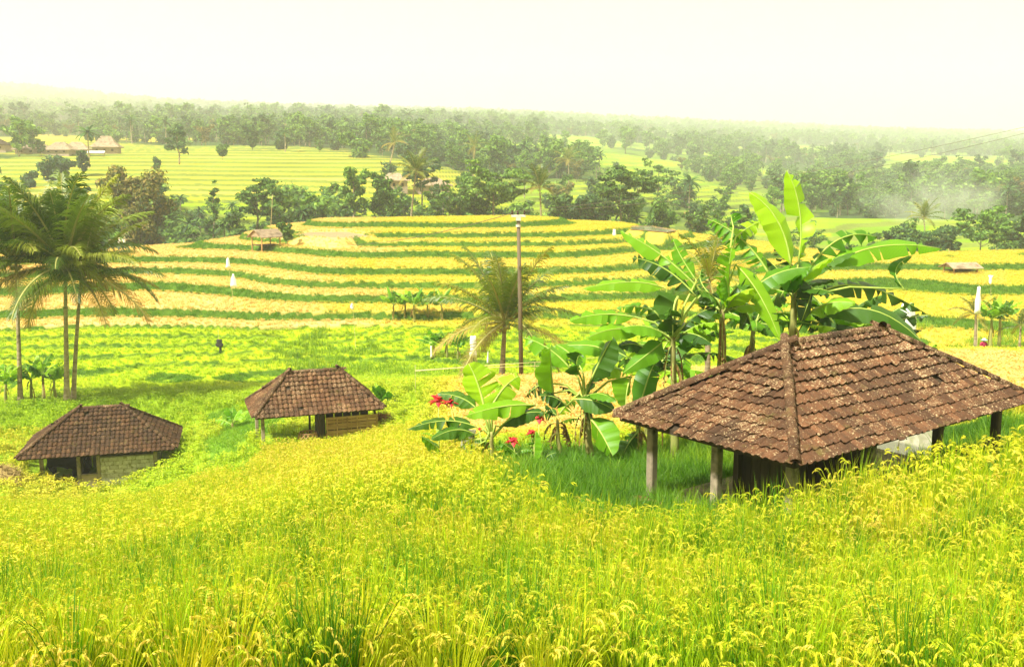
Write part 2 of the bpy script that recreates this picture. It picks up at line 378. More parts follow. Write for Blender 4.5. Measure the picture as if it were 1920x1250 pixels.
def build_ground():
    rr = np.concatenate([np.linspace(.6, 6, 8), np.linspace(6.3, 46, 170), np.arange(46.4, 70, .5), np.arange(70, 182, .36),
                         np.arange(182.6, 235, 1.6), np.arange(235.5, 372, .62), np.arange(373, 480, 1.6), np.geomspace(482, 4800, 220), np.geomspace(5200, 14000, 8)])
    aa = np.concatenate([np.linspace(-math.pi, -.66, 34)[:-1], np.linspace(-.66, .66, 430), np.linspace(.66, math.pi, 34)[1:-1]])
    R, A_ = np.meshgrid(rr, aa, indexing='ij'); X = (R * np.sin(A_)).ravel(); Y = (R * np.cos(A_)).ravel()
    # behind the picture the slope simply goes on: use the mirrored front height, faded
    z, ina, hill, k1, f1, farm, k2, f2, r, az = ground(X, Y)
    c = np.zeros((len(X), 3)); g = np.array
    soil = g((.07, .06, .025)); grass = g((.10, .20, .015)); vgreen = g((.22, .34, .015))
    c[:] = vgreen
    c = np.where((ina | (r < 8))[:, None], g((.10, .11, .02))[None], c)
    P_or = sstep(27, 33, r) * sstep(-6, -1, np.degrees(az)) * (1 - sstep(56, 64, r))
    c = np.where((~ina)[:, None] & (r < 66)[:, None], c * (1 - P_or[:, None]) + g((.5, .38, .03))[None] * P_or[:, None], c)
    wx = (vnoise(X, Y, 2.2) - .5) * 2.4; wy = (vnoise(X + 70, Y, 2.2) - .5) * 2.4; c[inpoly(X + wx, Y + wy, P_bank)] = g((.05, .12, .01)); c[inpoly(X + wx, Y + wy, P_path)] = g((.14, .26, .015))
    tint = hill_tint(X, Y, k1, az, r); tread = rice_col(tint)
    riser = (f1 > np.where(k1 < 0, .84, .81))[:, None]
    hc = np.where(riser, g((.07, .14, .012))[None], tread); c = c * (1 - hill[:, None]) + hc * hill[:, None]
    far = r > crest_r(az) + 6
    fm = forest_mask(X, Y, r, az); woods = g((.045, .085, .02))
    s = np.degrees(az); ripe = np.clip(.66 - .45 * sstep(-8, 3, s) + (h01(k2, np.floor((s + 4 * h01(k2 + 3)) / 5)) - .5) * .34 - .4 * (1 - sstep(238, 262, r)), .08, .95)
    fc = np.where((f2 > .80)[:, None], g((.17, .22, .03))[None], rice_col(ripe) * .9)
    fc = fc * (1 - fm[:, None]) + woods[None] * fm[:, None]
    c = np.where((far & (r > 150))[:, None], fc, c)
    c[inpoly(X, Y, P_bare)] = g((.30, .22, .12))
    nr, na = len(rr), len(aa)
    i = np.arange(nr - 1)[:, None] * na; j = np.arange(na)[None]; j2 = (j + 1) % na
    q = np.stack([i + j, i + na + j, i + na + j2, i + j2], -1).reshape(-1, 4)
    v = np.stack([X, Y, z], 1)
    # close the small disc under the camera
    me = npmesh('ground', v, q[:, ::-1], M['ground'], True)
    ca = me.color_attributes.new('Col', 'FLOAT_COLOR', 'POINT')
    ca.data.foreach_set('color', np.c_[c, np.ones(len(c))].astype(np.float32).ravel())
    o = obj('ground', me); tag(o, 'terraced farm ground falling to a valley and rising to far hills', kind='structure'); return o
build_ground()

# ------------------------------------------------------------------ scattered rice, grass and far woods
def scatter(name, label, coll, P, rot, scl, idx, tint):
    me = bpy.data.meshes.new(name); P = np.asarray(P, np.float32); me.vertices.add(len(P)); me.vertices.foreach_set('co', P.ravel())
    for nm, ty, fld, val in (('rot', 'FLOAT_VECTOR', 'vector', rot), ('scl', 'FLOAT_VECTOR', 'vector', scl), ('idx', 'INT', 'value', idx), ('tint', 'FLOAT', 'value', tint)):
        at_ = me.attributes.new(nm, ty, 'POINT'); at_.data.foreach_set(fld, np.ascontiguousarray(val, dtype=np.int32 if ty == 'INT' else np.float32).ravel())
    me.update(); o = obj(name, me); tag(o, label, kind='stuff')
    ng = bpy.data.node_groups.new(name + '_nodes', 'GeometryNodeTree')
    ng.interface.new_socket('Geometry', in_out='INPUT', socket_type='NodeSocketGeometry'); ng.interface.new_socket('Geometry', in_out='OUTPUT', socket_type='NodeSocketGeometry')
    gi = ng.nodes.new('NodeGroupInput'); go = ng.nodes.new('NodeGroupOutput'); iop = ng.nodes.new('GeometryNodeInstanceOnPoints'); ci = ng.nodes.new('GeometryNodeCollectionInfo')
    ci.inputs['Collection'].default_value = coll; ci.inputs['Separate Children'].default_value = True; ci.inputs['Reset Children'].default_value = True
    def attr(nm, dt):
        x = ng.nodes.new('GeometryNodeInputNamedAttribute'); x.data_type = dt; x.inputs['Name'].default_value = nm; return x.outputs[0]
    e2r = ng.nodes.new('FunctionNodeEulerToRotation'); L = ng.links.new
    L(gi.outputs[0], iop.inputs['Points']); L(ci.outputs[0], iop.inputs['Instance']); iop.inputs['Pick Instance'].default_value = True
    L(attr('idx', 'INT'), iop.inputs['Instance Index']); L(attr('rot', 'FLOAT_VECTOR'), e2r.inputs[0]); L(e2r.outputs[0], iop.inputs['Rotation'])
    L(attr('scl', 'FLOAT_VECTOR'), iop.inputs['Scale']); L(iop.outputs[0], go.inputs[0])
    md = o.modifiers.new('scatter', 'NODES'); md.node_group = ng; return o
def coll_of(name, meshes):
    c = bpy.data.collections.new(name)
    for k, me in enumerate(meshes):
        o = bpy.data.objects.new('%s_%02d' % (name, k), me); c.objects.link(o)
    return c
def blade(mb, base, yaw, h, lean, curve, w, seg, m=0):
    d = Vector((math.cos(yaw), math.sin(yaw), 0)); sd = Vector((-d.y, d.x, 0)); tw = random.uniform(-.8, .8)
    sd = (sd * math.cos(tw) + d * math.sin(tw)); p = Vector(base); ang = lean; prev = None
    for k in range(seg + 1):
        t = k / seg; ww = w * (1 - t ** 2.2) * (.7 + .3 * min(1, t * 3)) * .5
        if k == seg: cur = (mb.vert(p),)
        else: cur = (mb.vert(p - sd * ww), mb.vert(p + sd * ww))
        if prev: mb.face(prev[::-1] + cur if len(cur) == 2 else (prev[1], prev[0], cur[0]) [::-1], m)
        prev = cur; stp = h / seg; p = p + (Vector((0, 0, math.cos(ang))) + d * math.sin(ang)) * stp; ang += curve / seg
def panicle(mb, base, yaw, h, lod, m=1):
    d = Vector((math.cos(yaw), math.sin(yaw), 0)); p = Vector(base); ang = random.uniform(.05, .25); pts = []
    nst = 4 if lod == 0 else 2
    for k in range(nst): pts.append(p.copy()); p = p + (Vector((0, 0, math.cos(ang))) + d * math.sin(ang)) * h / nst; ang += .12
    head = []; nh = 8 if lod == 0 else 4; hl = random.uniform(.09, .16)
    for k in range(nh + 1): head.append((p.copy(), ang)); p = p + (Vector((0, 0, math.cos(ang))) + d * math.sin(ang)) * hl / nh; ang += random.uniform(1.6, 2.5) / nh
    if lod == 0: mb.tube(pts + [head[0][0], head[3][0]], .0028, 3, 0, False)
    sd0 = Vector((-d.y, d.x, 0))
    for k in range(1, nh + 1):
        p, an = head[k]; t = Vector((0, 0, math.cos(an))) + d * math.sin(an)
        for s in ((-1, 1, .2, -.4) if lod == 0 else (-.7, .7, 0)):
            L = random.uniform(.028, .045) if lod == 0 else random.uniform(.05, .08); wd = random.uniform(.0042, .0062) if lod == 0 else .012
            dr = (t * .7 + sd0 * s * random.uniform(.15, .5) + Vector((0, 0, -.75)) * random.uniform(.3, 1)).normalized()
            b = dr.cross(Vector((random.uniform(-1, 1), random.uniform(-1, 1), random.uniform(-.4, 1)))); b.normalize(); b *= wd / 2
            mb.poly([p, p + dr * L * .45 + b, p + dr * L, p + dr * L * .45 - b], m)
def rice_clump(lod):
    mb = MB()
    nb, npn, seg, w = ((32, 9, 4, .0125), (18, 7, 3, .015))[lod]
    for k in range(nb):
        a = random.uniform(0, 6.28); rr = random.uniform(0, .06)
        blade(mb, (rr * math.cos(a), rr * math.sin(a), 0), random.uniform(0, 6.28), random.uniform(.5, 1.0), random.uniform(.01, .18), random.uniform(.03, .5), w * random.uniform(.7, 1.2), seg)
    for k in range(npn):
        a = random.uniform(0, 6.28); rr = random.uniform(0, .06)
        panicle(mb, (rr * math.cos(a), rr * math.sin(a), 0), random.uniform(0, 6.28), random.uniform(.58, .78), lod)
    return mb.mesh('rice_clump', [M['blade'], M['panicle']])
def rice_far():
    mb = MB()
    for k in range(9): blade(mb, (random.uniform(-.14, .14), random.uniform(-.14, .14), 0), random.uniform(0, 6.28), random.uniform(.45, .62), random.uniform(.05, .4), random.uniform(.3, 1.4), random.uniform(.03, .055), 2)
    for k in range(11):
        p = Vector((random.uniform(-.2, .2), random.uniform(-.2, .2), random.uniform(.44, .55))); a = random.uniform(0, 6.28); d = Vector((math.cos(a), math.sin(a), random.uniform(-.5, .2))) * .08; s = Vector((-d.y, d.x, .03)) * .4
        mb.poly([p - d, p - s, p + d, p + s], 0)
    return mb.mesh('rice_far_clump', M['rice_far'])
def grass_clump(nb, hmin, hmax, w, seg, spread):
    mb = MB()
    for k in range(nb):
        blade(mb, (random.uniform(-spread, spread), random.uniform(-spread, spread), 0), random.uniform(0, 6.28), random.uniform(hmin, hmax), random.uniform(.05, .5), random.uniform(.2, 1.5), w * random.uniform(.7, 1.2), seg)
    return mb.mesh('grass_clump', M['grass'])
C_near = coll_of('rice_near_source', [rice_clump(0) for _ in range(8)])
C_mid = coll_of('rice_mid_source', [rice_clump(1) for _ in range(6)])
C_far = coll_of('rice_far_source', [rice_far() for _ in range(5)])
C_grass = coll_of('grass_near_source', [grass_clump(18, .25, .6, .011, 3, .12) for _ in range(5)])
C_gfar = coll_of('grass_far_source', [grass_clump(18, .18, .45, .028, 2, .24) for _ in range(4)])
def polar(n, r0, r1, amax=.60):
    r = np.sqrt(RNG.uniform(r0 * r0, r1 * r1, n)); a = RNG.uniform(-amax, amax, n); return r * np.sin(a), r * np.cos(a)
def dens(r0, r1, per, amax=.60): return int(per * amax * (r1 * r1 - r0 * r0))
def place(name, label, coll, nvar, x, y, z, tint, smin, smax, tilt=.12, hs=None):
    n = len(x); s = RNG.uniform(smin, smax, n); sz = s if hs is None else s * hs
    rot = np.c_[RNG.normal(0, tilt, n), RNG.normal(0, tilt, n), RNG.uniform(0, 6.28, n)]
    return scatter(name, label, coll, np.c_[x, y, z], rot, np.c_[s, s, sz], RNG.integers(0, nvar, n), np.clip(tint, 0, 1))
# hut footprints kept free of plants (filled below)
HUTS = {'near': dict(c=None)}
def on_plane(px, py, z):
    r = ray(px, py); k = (z - EYE) / r.z; return Vector((r.x * k, r.y * k, z))
ZN = EYE - 4.54
_f, _l, _r = on_plane(1490, 868, ZN), on_plane(1158, 777, ZN), on_plane(1935, 746, ZN)
_ex = (_r - _f).normalized(); _yaw = math.atan2(_ex.y, _ex.x); _ey = Vector((-_ex.y, _ex.x, 0))
_L = (_r - _f).length; _Wd = (_l - _f).dot(_ey)
NEAR = dict(c=_f + _ex * _L / 2 + _ey * _Wd / 2, yaw=_yaw, L=_L, W=_Wd, eave=ZN)
print('near hut', NEAR)
LEFT = dict(c=at(194, 832, 47.2), yaw=math.radians(15), L=7.0, W=4.2, eave=EYE - 12.75)
MID = dict(c=at(590, 762, 42.6), yaw=math.radians(20), L=5.5, W=3.5, eave=EYE - 9.75)
for H in (NEAR, LEFT, MID): H['c'] = Vector((H['c'].x, H['c'].y, 0))
def hut_local(H, x, y):
    dx = x - H['c'].x; dy = y - H['c'].y; c, s = math.cos(H['yaw']), math.sin(H['yaw']); return dx * c + dy * s, -dx * s + dy * c
def clear_huts(x, y, m=.0):
    ok = np.ones(len(x), bool)
    for H in (NEAR, LEFT, MID):
        a, b_ = hut_local(H, x, y); ok &= ~((np.abs(a) < H['L'] / 2 - .35 + m) & (np.abs(b_) < H['W'] / 2 - .35 + m))
    return ok

def do_scatter():
    # near paddy
    x, y = polar(dens(6, 15, 24), 6, 15); g = ground(x, y); ok = g[1] & clear_huts(x, y); x, y, z = x[ok], y[ok], g[0][ok]
    keep = fbm(x + 13, y, .8) + RNG.normal(0, .08, len(x)) > .30; x, y, z = x[keep], y[keep], z[keep]
    t = .60 + (fbm(x, y, 3.0) - .5) * .9 + RNG.normal(0, .16, len(x)); hs = .84 + .3 * fbm(x + 40, y, 2.2) + RNG.normal(0, .07, len(x))
    tuft = RNG.random(len(x)) < .13; t = np.where(tuft, .0, t); hs = np.where(tuft, hs + .12, hs)
    place('near_rice', 'tall ripening rice with drooping yellow heads filling the nearest paddy', C_near, 8, x, y, z, t, .9, 1.12, .12, hs)
    x, y = polar(dens(15, 44, 16), 15, 44); g = ground(x, y); ok = g[1] & clear_huts(x, y); x, y, z = x[ok], y[ok], g[0][ok]
    t = .60 + (fbm(x, y, 5.0) - .5) * .7 + RNG.normal(0, .1, len(x))
    place('sloping_rice', 'yellow rice on the slope running down to the two smaller huts', C_mid, 6, x, y, z, t, .95, 1.25, .12)
    # grass bank round the near hut
    x, y = polar(dens(12, 29, 34), 12, 29); g = ground(x, y); ok = ~g[1] & inpoly(x, y, P_bank) & clear_huts(x, y, -.4) & ~inpoly(x, y, P_pond2); x, y, z = x[ok], y[ok], g[0][ok]
    t = .50 + (fbm(x, y, 2.5) - .5) * .9 + RNG.normal(0, .12, len(x)) + .3 * np.exp(-polydist(x, y, PA) / .8)
    place('bank_grass', 'dark green grass on the bank between the near hut and banana plants', C_grass, 5, x, y, z, t, .6, 1.2, .2, .35 + 1.0 * fbm(x, y, 1.3))
    # valley floor fields
    x, y = polar(dens(22, 70, 11), 22, 70); g = ground(x, y); r, az = g[8], g[9]
    wx = (vnoise(x, y, 2.2) - .5) * 2.4; wy = (vnoise(x + 70, y, 2.2) - .5) * 2.4
    ok = ~g[1] & ~inpoly(x + wx, y + wy, P_bank) & ~inpoly(x + wx, y + wy, P_path) & ~inpoly(x, y, P_pond2) & clear_huts(x, y, .1); x, y, z, r, az = x[ok], y[ok], g[0][ok], r[ok], az[ok]; s = np.degrees(az)
    orange = sstep(26, 33, r) * sstep(-6, -1.5, s) * (1 - sstep(54, 62, r))
    t = .37 + .25 * (fbm(x, y, 9) - .5) * 2 * .6 + orange * .60 + .25 * sstep(-20, -25, s) * (r < 58) - .10 * sstep(56, 66, r) + RNG.normal(0, .06, len(x))
    place('valley_rice', 'bright green and golden rice covering the valley floor behind the huts', C_far, 5, x, y, z, t, .6, .95, .12)
    x, y = polar(dens(38, 60, 22, .35), 38, 60, .35); g = ground(x, y); ok = inpoly(x + (vnoise(x, y, 2.2) - .5) * 2.4, y + (vnoise(x + 70, y, 2.2) - .5) * 2.4, P_path) & clear_huts(x, y); x, y, z = x[ok], y[ok], g[0][ok]
    place('path_grass', 'flattened green grass on the path between the two smaller huts', C_gfar, 4, x, y, z, .62 + RNG.normal(0, .12, len(x)), .5, .9, .3, .55)
    # terraced hill
    x, y = polar(dens(68, 185, 7.5), 68, 185); g = ground(x, y); hill, k1, f1, r, az = g[2], g[3], g[4], g[8], g[9]
    base = (hill > .3) & ~inpoly(x, y, P_bare) & ~inpoly(x, y, P_pond) & ((polydist(x, y, P_pond) > 3.5) | (y > 141))
    ok = base & (f1 > .03) & (f1 < .84); t = hill_tint(x, y, k1, az, r) + RNG.normal(0, .012, len(x))
    edge = np.exp(-((f1 - .83) / .035) ** 2)
    place('terrace_rice', 'ripe yellow and orange rice on the treads of the hillside terraces', C_far, 5, x[ok], y[ok], g[0][ok], (t - .30 * edge)[ok], .55, .8, .12, .62)
    x2, y2 = polar(dens(64, 185, 16), 64, 185); g = ground(x2, y2); ok = (g[2] > .3) & (g[4] > np.where(g[3] < 0, .86, .82)) & ~inpoly(x2, y2, P_bare) & ~inpoly(x2, y2, P_pond)
    place('terrace_bank_grass', 'green grass on the banks between the hillside terraces', C_gfar, 4, x2[ok], y2[ok], g[0][ok], .46 + RNG.normal(0, .12, ok.sum()), .7, 1.1, .2, np.where(g[3][ok] < 0, .6, .95))
    # tussocks
    x, y = polar(3500, 70, 90, .5); g = ground(x, y); ok = (fbm(x, y, 14) > .70) & ~g[1]
    place('reed_grass', 'tall light green reeds standing in patches on the lower terraces', C_gfar, 4, x[ok], y[ok], g[0][ok], .72 + RNG.normal(0, .1, ok.sum()), 1.3, 2.0, .12, 1.1)
do_scatter()

# ------------------------------------------------------------------ hard materials
M['tile'] = tilemat('roof_tile_red', (.072, .034, .017), (.165, .074, .034), (.42, .32, .18), .59)
M['tile_b'] = tilemat('roof_tile_brown', (.034, .018, .009), (.085, .040, .018), (.26, .17, .08), .61)
M['tile_c'] = tilemat('roof_tile_clay', (.075, .034, .016), (.15, .070, .032), (.36, .26, .14), .585)
M['cap'] = tilemat('ridge_cap', (.06, .030, .015), (.13, .065, .032), (.40, .30, .17), .585)
M['concrete'] = solid('concrete', (.20, .165, .11), (.34, .28, .19), 7, .9, .4, (.10, .085, .05))
M['block'] = solid('concrete_block', (.36, .34, .29), (.52, .50, .44), 8, .95, .5, (.17, .17, .09), .35)
M['mortar'] = solid('mortar', (.16, .15, .11), (.22, .20, .15), 10)
M['timber'] = solid('dark_timber', (.032, .023, .014), (.075, .052, .03), 5, .85, .3, None, .3, (1, 1, .15))
M['timber_tan'] = solid('tan_timber', (.30, .17, .065), (.50, .31, .13), 4, .8, .3, (.16, .09, .04), .35, (.2, 1, 1))
M['bamboo'] = solid('bamboo', (.42, .36, .15), (.58, .50, .26), 8, .6, .2)
M['straw'] = solid('straw', (.22, .15, .05), (.42, .31, .11), 12, .95, .8, (.10, .06, .025))
M['rust_straw'] = solid('rust_straw', (.16, .07, .025), (.34, .17, .05), 12, .95, .8, (.06, .03, .015))
M['cloth'] = solid('white_cloth', (.78, .76, .72), (.84, .83, .80), 5, .8, .2)
M['black_cloth'] = solid('black_cloth', (.02, .02, .022), (.05, .045, .045), 8, .9, .3)
M['bark'] = solid('palm_bark', (.22, .17, .10), (.40, .33, .22), 3, .95, .6, (.12, .10, .055), .2, (1, 1, 3))
M['bark2'] = solid('tree_bark', (.24, .19, .12), (.42, .36, .26), 3, .95, .5, (.08, .07, .04))
M['porcelain'] = solid('dark_porcelain', (.025, .012, .008), (.05, .02, .012), 9, .25, 0)
M['metal'] = solid('galvanised', (.50, .48, .44), (.62, .60, .55), 9, .55, .1)
M['thatch'] = solid('pale_thatch', (.24, .17, .11), (.38, .29, .20), 2, .95, .6, (.15, .11, .07))
M['wire'] = solid('wire', (.10, .085, .06), (.16, .13, .09), 3, .6, 0)
M['hide'] = solid('black_hide', (.006, .006, .006), (.018, .015, .013), 6, .7, .2)
M['skin'] = solid('skin', (.25, .13, .07), (.32, .17, .09), 6, .6, 0)
M['plaster'] = solid('pale_plaster', (.28, .21, .15), (.40, .31, .24), 2, .9, .1)
M['dark'] = solid('dark_opening', (.02, .016, .012), (.035, .028, .02), 3, .9, 0)

# ------------------------------------------------------------------ huts
def tile_mesh(tw, te, mat, seed):
    rnd = random.Random(seed); mb = MB(); tl = te * 1.22; th = .026
    prof = [(0, .004), (.16, 0), (.34, .010), (.50, .034), (.68, .046), (.86, .034), (1.03, .006)]
    rows = []
    for s in (0, .5, 1):
        rows.append([mb.vert(((u - .5) * tw, (s - .18) * tl + (0 if s else (rnd.uniform(-.008, .008) - .012 * math.sin(u * 3.14))), z * tw / .2 + .048 * (1 - s) + rnd.uniform(-.002, .002))) for u, z in prof])
    lip = [mb.vert((mb.v[i][0], mb.v[i][1] + .004, mb.v[i][2] - th)) for i in rows[0]]
    for a, b in ((rows[0], rows[1]), (rows[1], rows[2]), (lip, rows[0])):
        for k in range(len(prof) - 1): mb.face((a[k], a[k + 1], b[k + 1], b[k]))
    return mb.mesh('tile', mat)
def hip_roof(parent, L, Wd, he, rise, ridge, tw, te, mats, nmax, front, seed):
    """hip roof on a hut whose origin is the base centre; every tile is laid singly"""
    rnd = random.Random(seed); hl, hw = L / 2, Wd / 2; rl = ridge / 2
    mt, mdeck = mats
    mb = MB(); t = .05
    e = [(-hl, -hw), (hl, -hw), (hl, hw), (-hl, hw)]
    lo = [mb.vert((x * .985, y * .985, he - t - .02)) for x, y in e]; up = [mb.vert((x * .985, y * .985, he - .02)) for x, y in e]
    ra = mb.vert((-rl, 0, he + rise - .09)); rb = mb.vert((rl, 0, he + rise - .09)); rc = mb.vert((-rl, 0, he + rise - .2)); rd = mb.vert((rl, 0, he + rise - .2))
    for q in ((up[0], up[1], rb, ra), (up[1], up[2], rb), (up[2], up[3], ra, rb), (up[3], up[0], ra), (lo[1], lo[0], rc, rd), (lo[2], lo[1], rd), (lo[3], lo[2], rd, rc), (lo[0], lo[3], rc)): mb.face(q)
    for k in range(4): mb.face((lo[k], lo[(k + 1) % 4], up[(k + 1) % 4], up[k]))
    roof = mb.build('roof', mdeck, parent)
    # fascia boards and rafters below
    fb = MB()
    for a, b in ((0, 1), (1, 2), (2, 3), (3, 0)):
        p, q = Vector((*e[a], 0)), Vector((*e[b], 0)); d = (q - p); ln = d.length; d.normalize(); c = (p + q) / 2
        nrm = Vector((d.y, -d.x, 0)); c = c - nrm * .05
        Mx = Matrix((d, Vector((-d.y, d.x, 0)), Vector((0, 0, 1)))).transposed()
        o = MB(); o.box(Vector((c.x, c.y, he - .06)), (ln - .1, .035, .10), Mx); o.build('fascia_board', M['timber_tan'] if nmax < 0 else M['timber'], parent)
    for k in range(int(L / .6)):
        x = -hl + .3 + k * .6
        for sgn in (-1, 1):
            o = MB()
            y1 = 0 if abs(x) < rl else hw * (abs(x) - rl) / (hl - rl)
            top = he + rise * (1 - (y1 / hw)) - .16
            o.tube([(x, sgn * hw * .97, he - .06), (x, sgn * y1, top)], .03, 4)
            o.build('rafter', M['timber'], parent)
    faces = [((-hl, -hw), (1, 0), L, ridge, hw, (0, 1)), ((hl, -hw), (0, 1), Wd, 0, hl - rl, (-1, 0)), ((hl, hw), (-1, 0), L, ridge, hw, (0, -1)), ((-hl, hw), (0, -1), Wd, 0, hl - rl, (1, 0))]
    vars_ = [tile_mesh(tw, te, mt, seed + k) for k in range(4)]
    tiles = []
    for fi, (o0, ed, el, top, run, ind) in enumerate(faces):
        ex = Vector((ed[0], ed[1], 0)); ins = Vector((ind[0], ind[1], 0)); sl = math.hypot(run, rise); es = (ins * run + Vector((0, 0, rise))) / sl
        nm = ex.cross(es); nm.normalize(); org = Vector((o0[0], o0[1], he)) - es * .05
        nr = int(sl / te) + 1
        for j in range(nr):
            s = j * te; f = min(1, s / sl); a0 = (el - top) / 2 * f; a1 = el - a0; nc = int(el / tw) + 1
            for c in range(nc):
                u = (c + .5) * el / nc
                if u < a0 + .02 or u > a1 - .02: continue
                slip = rnd.random() < .045; p = org + ex * u + es * (s + rnd.uniform(-.012, .012) - (rnd.uniform(.02, .07) if slip else 0)) + nm * (rnd.uniform(0.0, .012) - .055 * math.sin(math.pi * u / el) * math.sin(math.pi * min(1, f + .1)) + (.02 if slip else 0))
                Mx = Matrix((ex, es, nm)).transposed().to_4x4()
                Mx = Mx @ Matrix.Rotation(rnd.gauss(0, .11 if slip else .035), 4, 'Z') @ Matrix.Rotation(rnd.gauss(0, .03), 4, 'Y') @ Matrix.Rotation(rnd.gauss(-.01, .025), 4, 'X')
                Mx.translation = p; miss = rnd.random() < .009
                if not miss: tiles.append((front.index(fi) if fi in front else 9, j, Mx, vars_[rnd.randrange(4)]))
    tiles.sort(key=lambda q: (q[0] > 1, q[1], q[0]))
    rest = MB()
    for k, (fi, j, Mx, me) in enumerate(tiles):
        if k < abs(nmax):
            o = obj('tile', me, roof); o.matrix_local = Mx
        else:
            base = len(rest.v)
            for v in me.vertices: rest.vert(Mx @ v.co)
            for pl in me.polygons: rest.face([base + i for i in pl.vertices])
    if rest.v: tag(rest.build('remaining_tiles', mt, roof), kind='stuff')
    # ridge and hip caps, one by one
    capv = []
    for q in range(3):
        mb = MB(); ln = .36; rings = []
        for s in (0, .5, 1):
            r0 = .098 - .015 * s
            rings.append([mb.vert((s * ln - .04, math.cos(th) * r0 * (1 + rnd.uniform(-.06, .06)), math.sin(th) * r0 * .85 + .01)) for th in np.linspace(-.25, math.pi + .25, 7)])
        for k in range(2):
            for j in range(6): mb.face((rings[k][j], rings[k][j + 1], rings[k + 1][j + 1], rings[k + 1][j]))
        inn = [mb.vert((mb.v[i][0] + .003, mb.v[i][1] * .82, mb.v[i][2] * .82)) for i in rings[0]]
        for j in range(6): mb.face((inn[j], inn[j + 1], rings[0][j + 1], rings[0][j]))
        capv.append(mb.mesh('ridge_cap', M['cap'], True))
    A_, B_ = Vector((-rl, 0, he + rise)), Vector((rl, 0, he + rise))
    cs = [Vector((x, y, he)) for x, y in e]
    for p, q in ((cs[0], A_), (cs[3], A_), (cs[1], B_), (cs[2], B_), (A_, B_)):
        d = q - p; ln = d.length; d.normalize(); side = Vector((0, 0, 1)).cross(d).normalized(); upv = d.cross(side); n_ = int(ln / .29)
        for k in range(n_ + 1):
            if rnd.random() < .02 and p is not A_ and k > 2: continue
            Mx = Matrix((d, side, upv)).transposed().to_4x4() @ Matrix.Rotation(rnd.gauss(0, .05), 4, 'X') @ Matrix.Rotation(rnd.gauss(0, .03), 4, 'Z')
            Mx.translation = p + d * (k * ln / n_ * .985) + upv * (.03 + rnd.uniform(0, .015)); o = obj('ridge_cap', capv[rnd.randrange(3)], roof); o.matrix_local = Mx
    return roof
def post(parent, x, y, z0, z1, w, mat, name='post', lean=.0):
    mb = MB(); b = w * .12
    pr = [(-w/2+b,-w/2),(w/2-b,-w/2),(w/2,-w/2+b),(w/2,w/2-b),(w/2-b,w/2),(-w/2+b,w/2),(-w/2,w/2-b),(-w/2,-w/2+b)]
    rings = [[mb.vert((x + a + lean * t, y + c, z0 + (z1 - z0) * t)) for a, c in pr] for t in (0, .5, 1)]
    for k in range(2):
        for j in range(8): mb.face((rings[k][j], rings[k][(j+1) % 8], rings[k+1][(j+1) % 8], rings[k+1][j]))
    mb.face(rings[-1]); return mb.build(name, mat, parent)
def bx(parent, name, c, size, mat, rz=0, rx=0):
    mb = MB(); mb.box(c, size, (Matrix.Rotation(rz, 3, 'Z') @ Matrix.Rotation(rx, 3, 'X'))); return mb.build(name, mat, parent)

def near_hut():
    H = NEAR; base = gz(H['c'].x, H['c'].y) - .1; he = H['eave'] - base
    h = empty('tiled_hut', (H['c'].x, H['c'].y, base), H['yaw'], 'large open hut with lichen-spotted red tile hip roof standing beyond the nearest rice', 'hut')
    L, Wd = H['L'], H['W']; hip_roof(h, L, Wd, he, 1.42, L * .40, .205, .245, (M['tile'], M['timber']), 300, [0, 3], 3)
    ix, iy = L / 2 - .55, Wd / 2 - .45
    for x, y in ((-ix, -iy), (-ix, iy), (-ix, 0), (-ix / 3, -iy), (ix / 3, -iy), (ix, -iy), (ix, iy), (0, iy)):
        post(h, x, y, -.6, he + .02, .17, M['concrete'] if y != -iy or x < 0 else M['timber'])
    bx(h, 'beam', (0, -iy, he - .10), (L - .7, .09, .13), M['timber']); bx(h, 'beam', (0, iy, he - .10), (L - .7, .09, .13), M['timber'])
    bx(h, 'beam', (-ix, 0, he - .105), (.09, Wd - .7, .13), M['timber']); bx(h, 'beam', (ix, 0, he - .105), (.09, Wd - .7, .13), M['timber'])
    # added dark plank partition standing in for the interior shade; raised floor
    for k in range(14): bx(h, 'dark_plank', (-ix * .72 + k * .31, .2, he * .42), (.29, .03, he * .95), M['timber'])
    for k in range(7): bx(h, 'dark_plank', (-ix * .72, -iy * .55 + k * .22 - .1, he * .42), (.03, .21, he * .95), M['timber'])
    bx(h, 'floor_slab', (0, 0, -.15), (L - .9, Wd - .7, .5), M['concrete'])
    bx(h, 'rail', (ix * .5, -iy + .03, he - .95), (ix * .9, .05, .08), M['timber'], 0, 0)
near_hut()
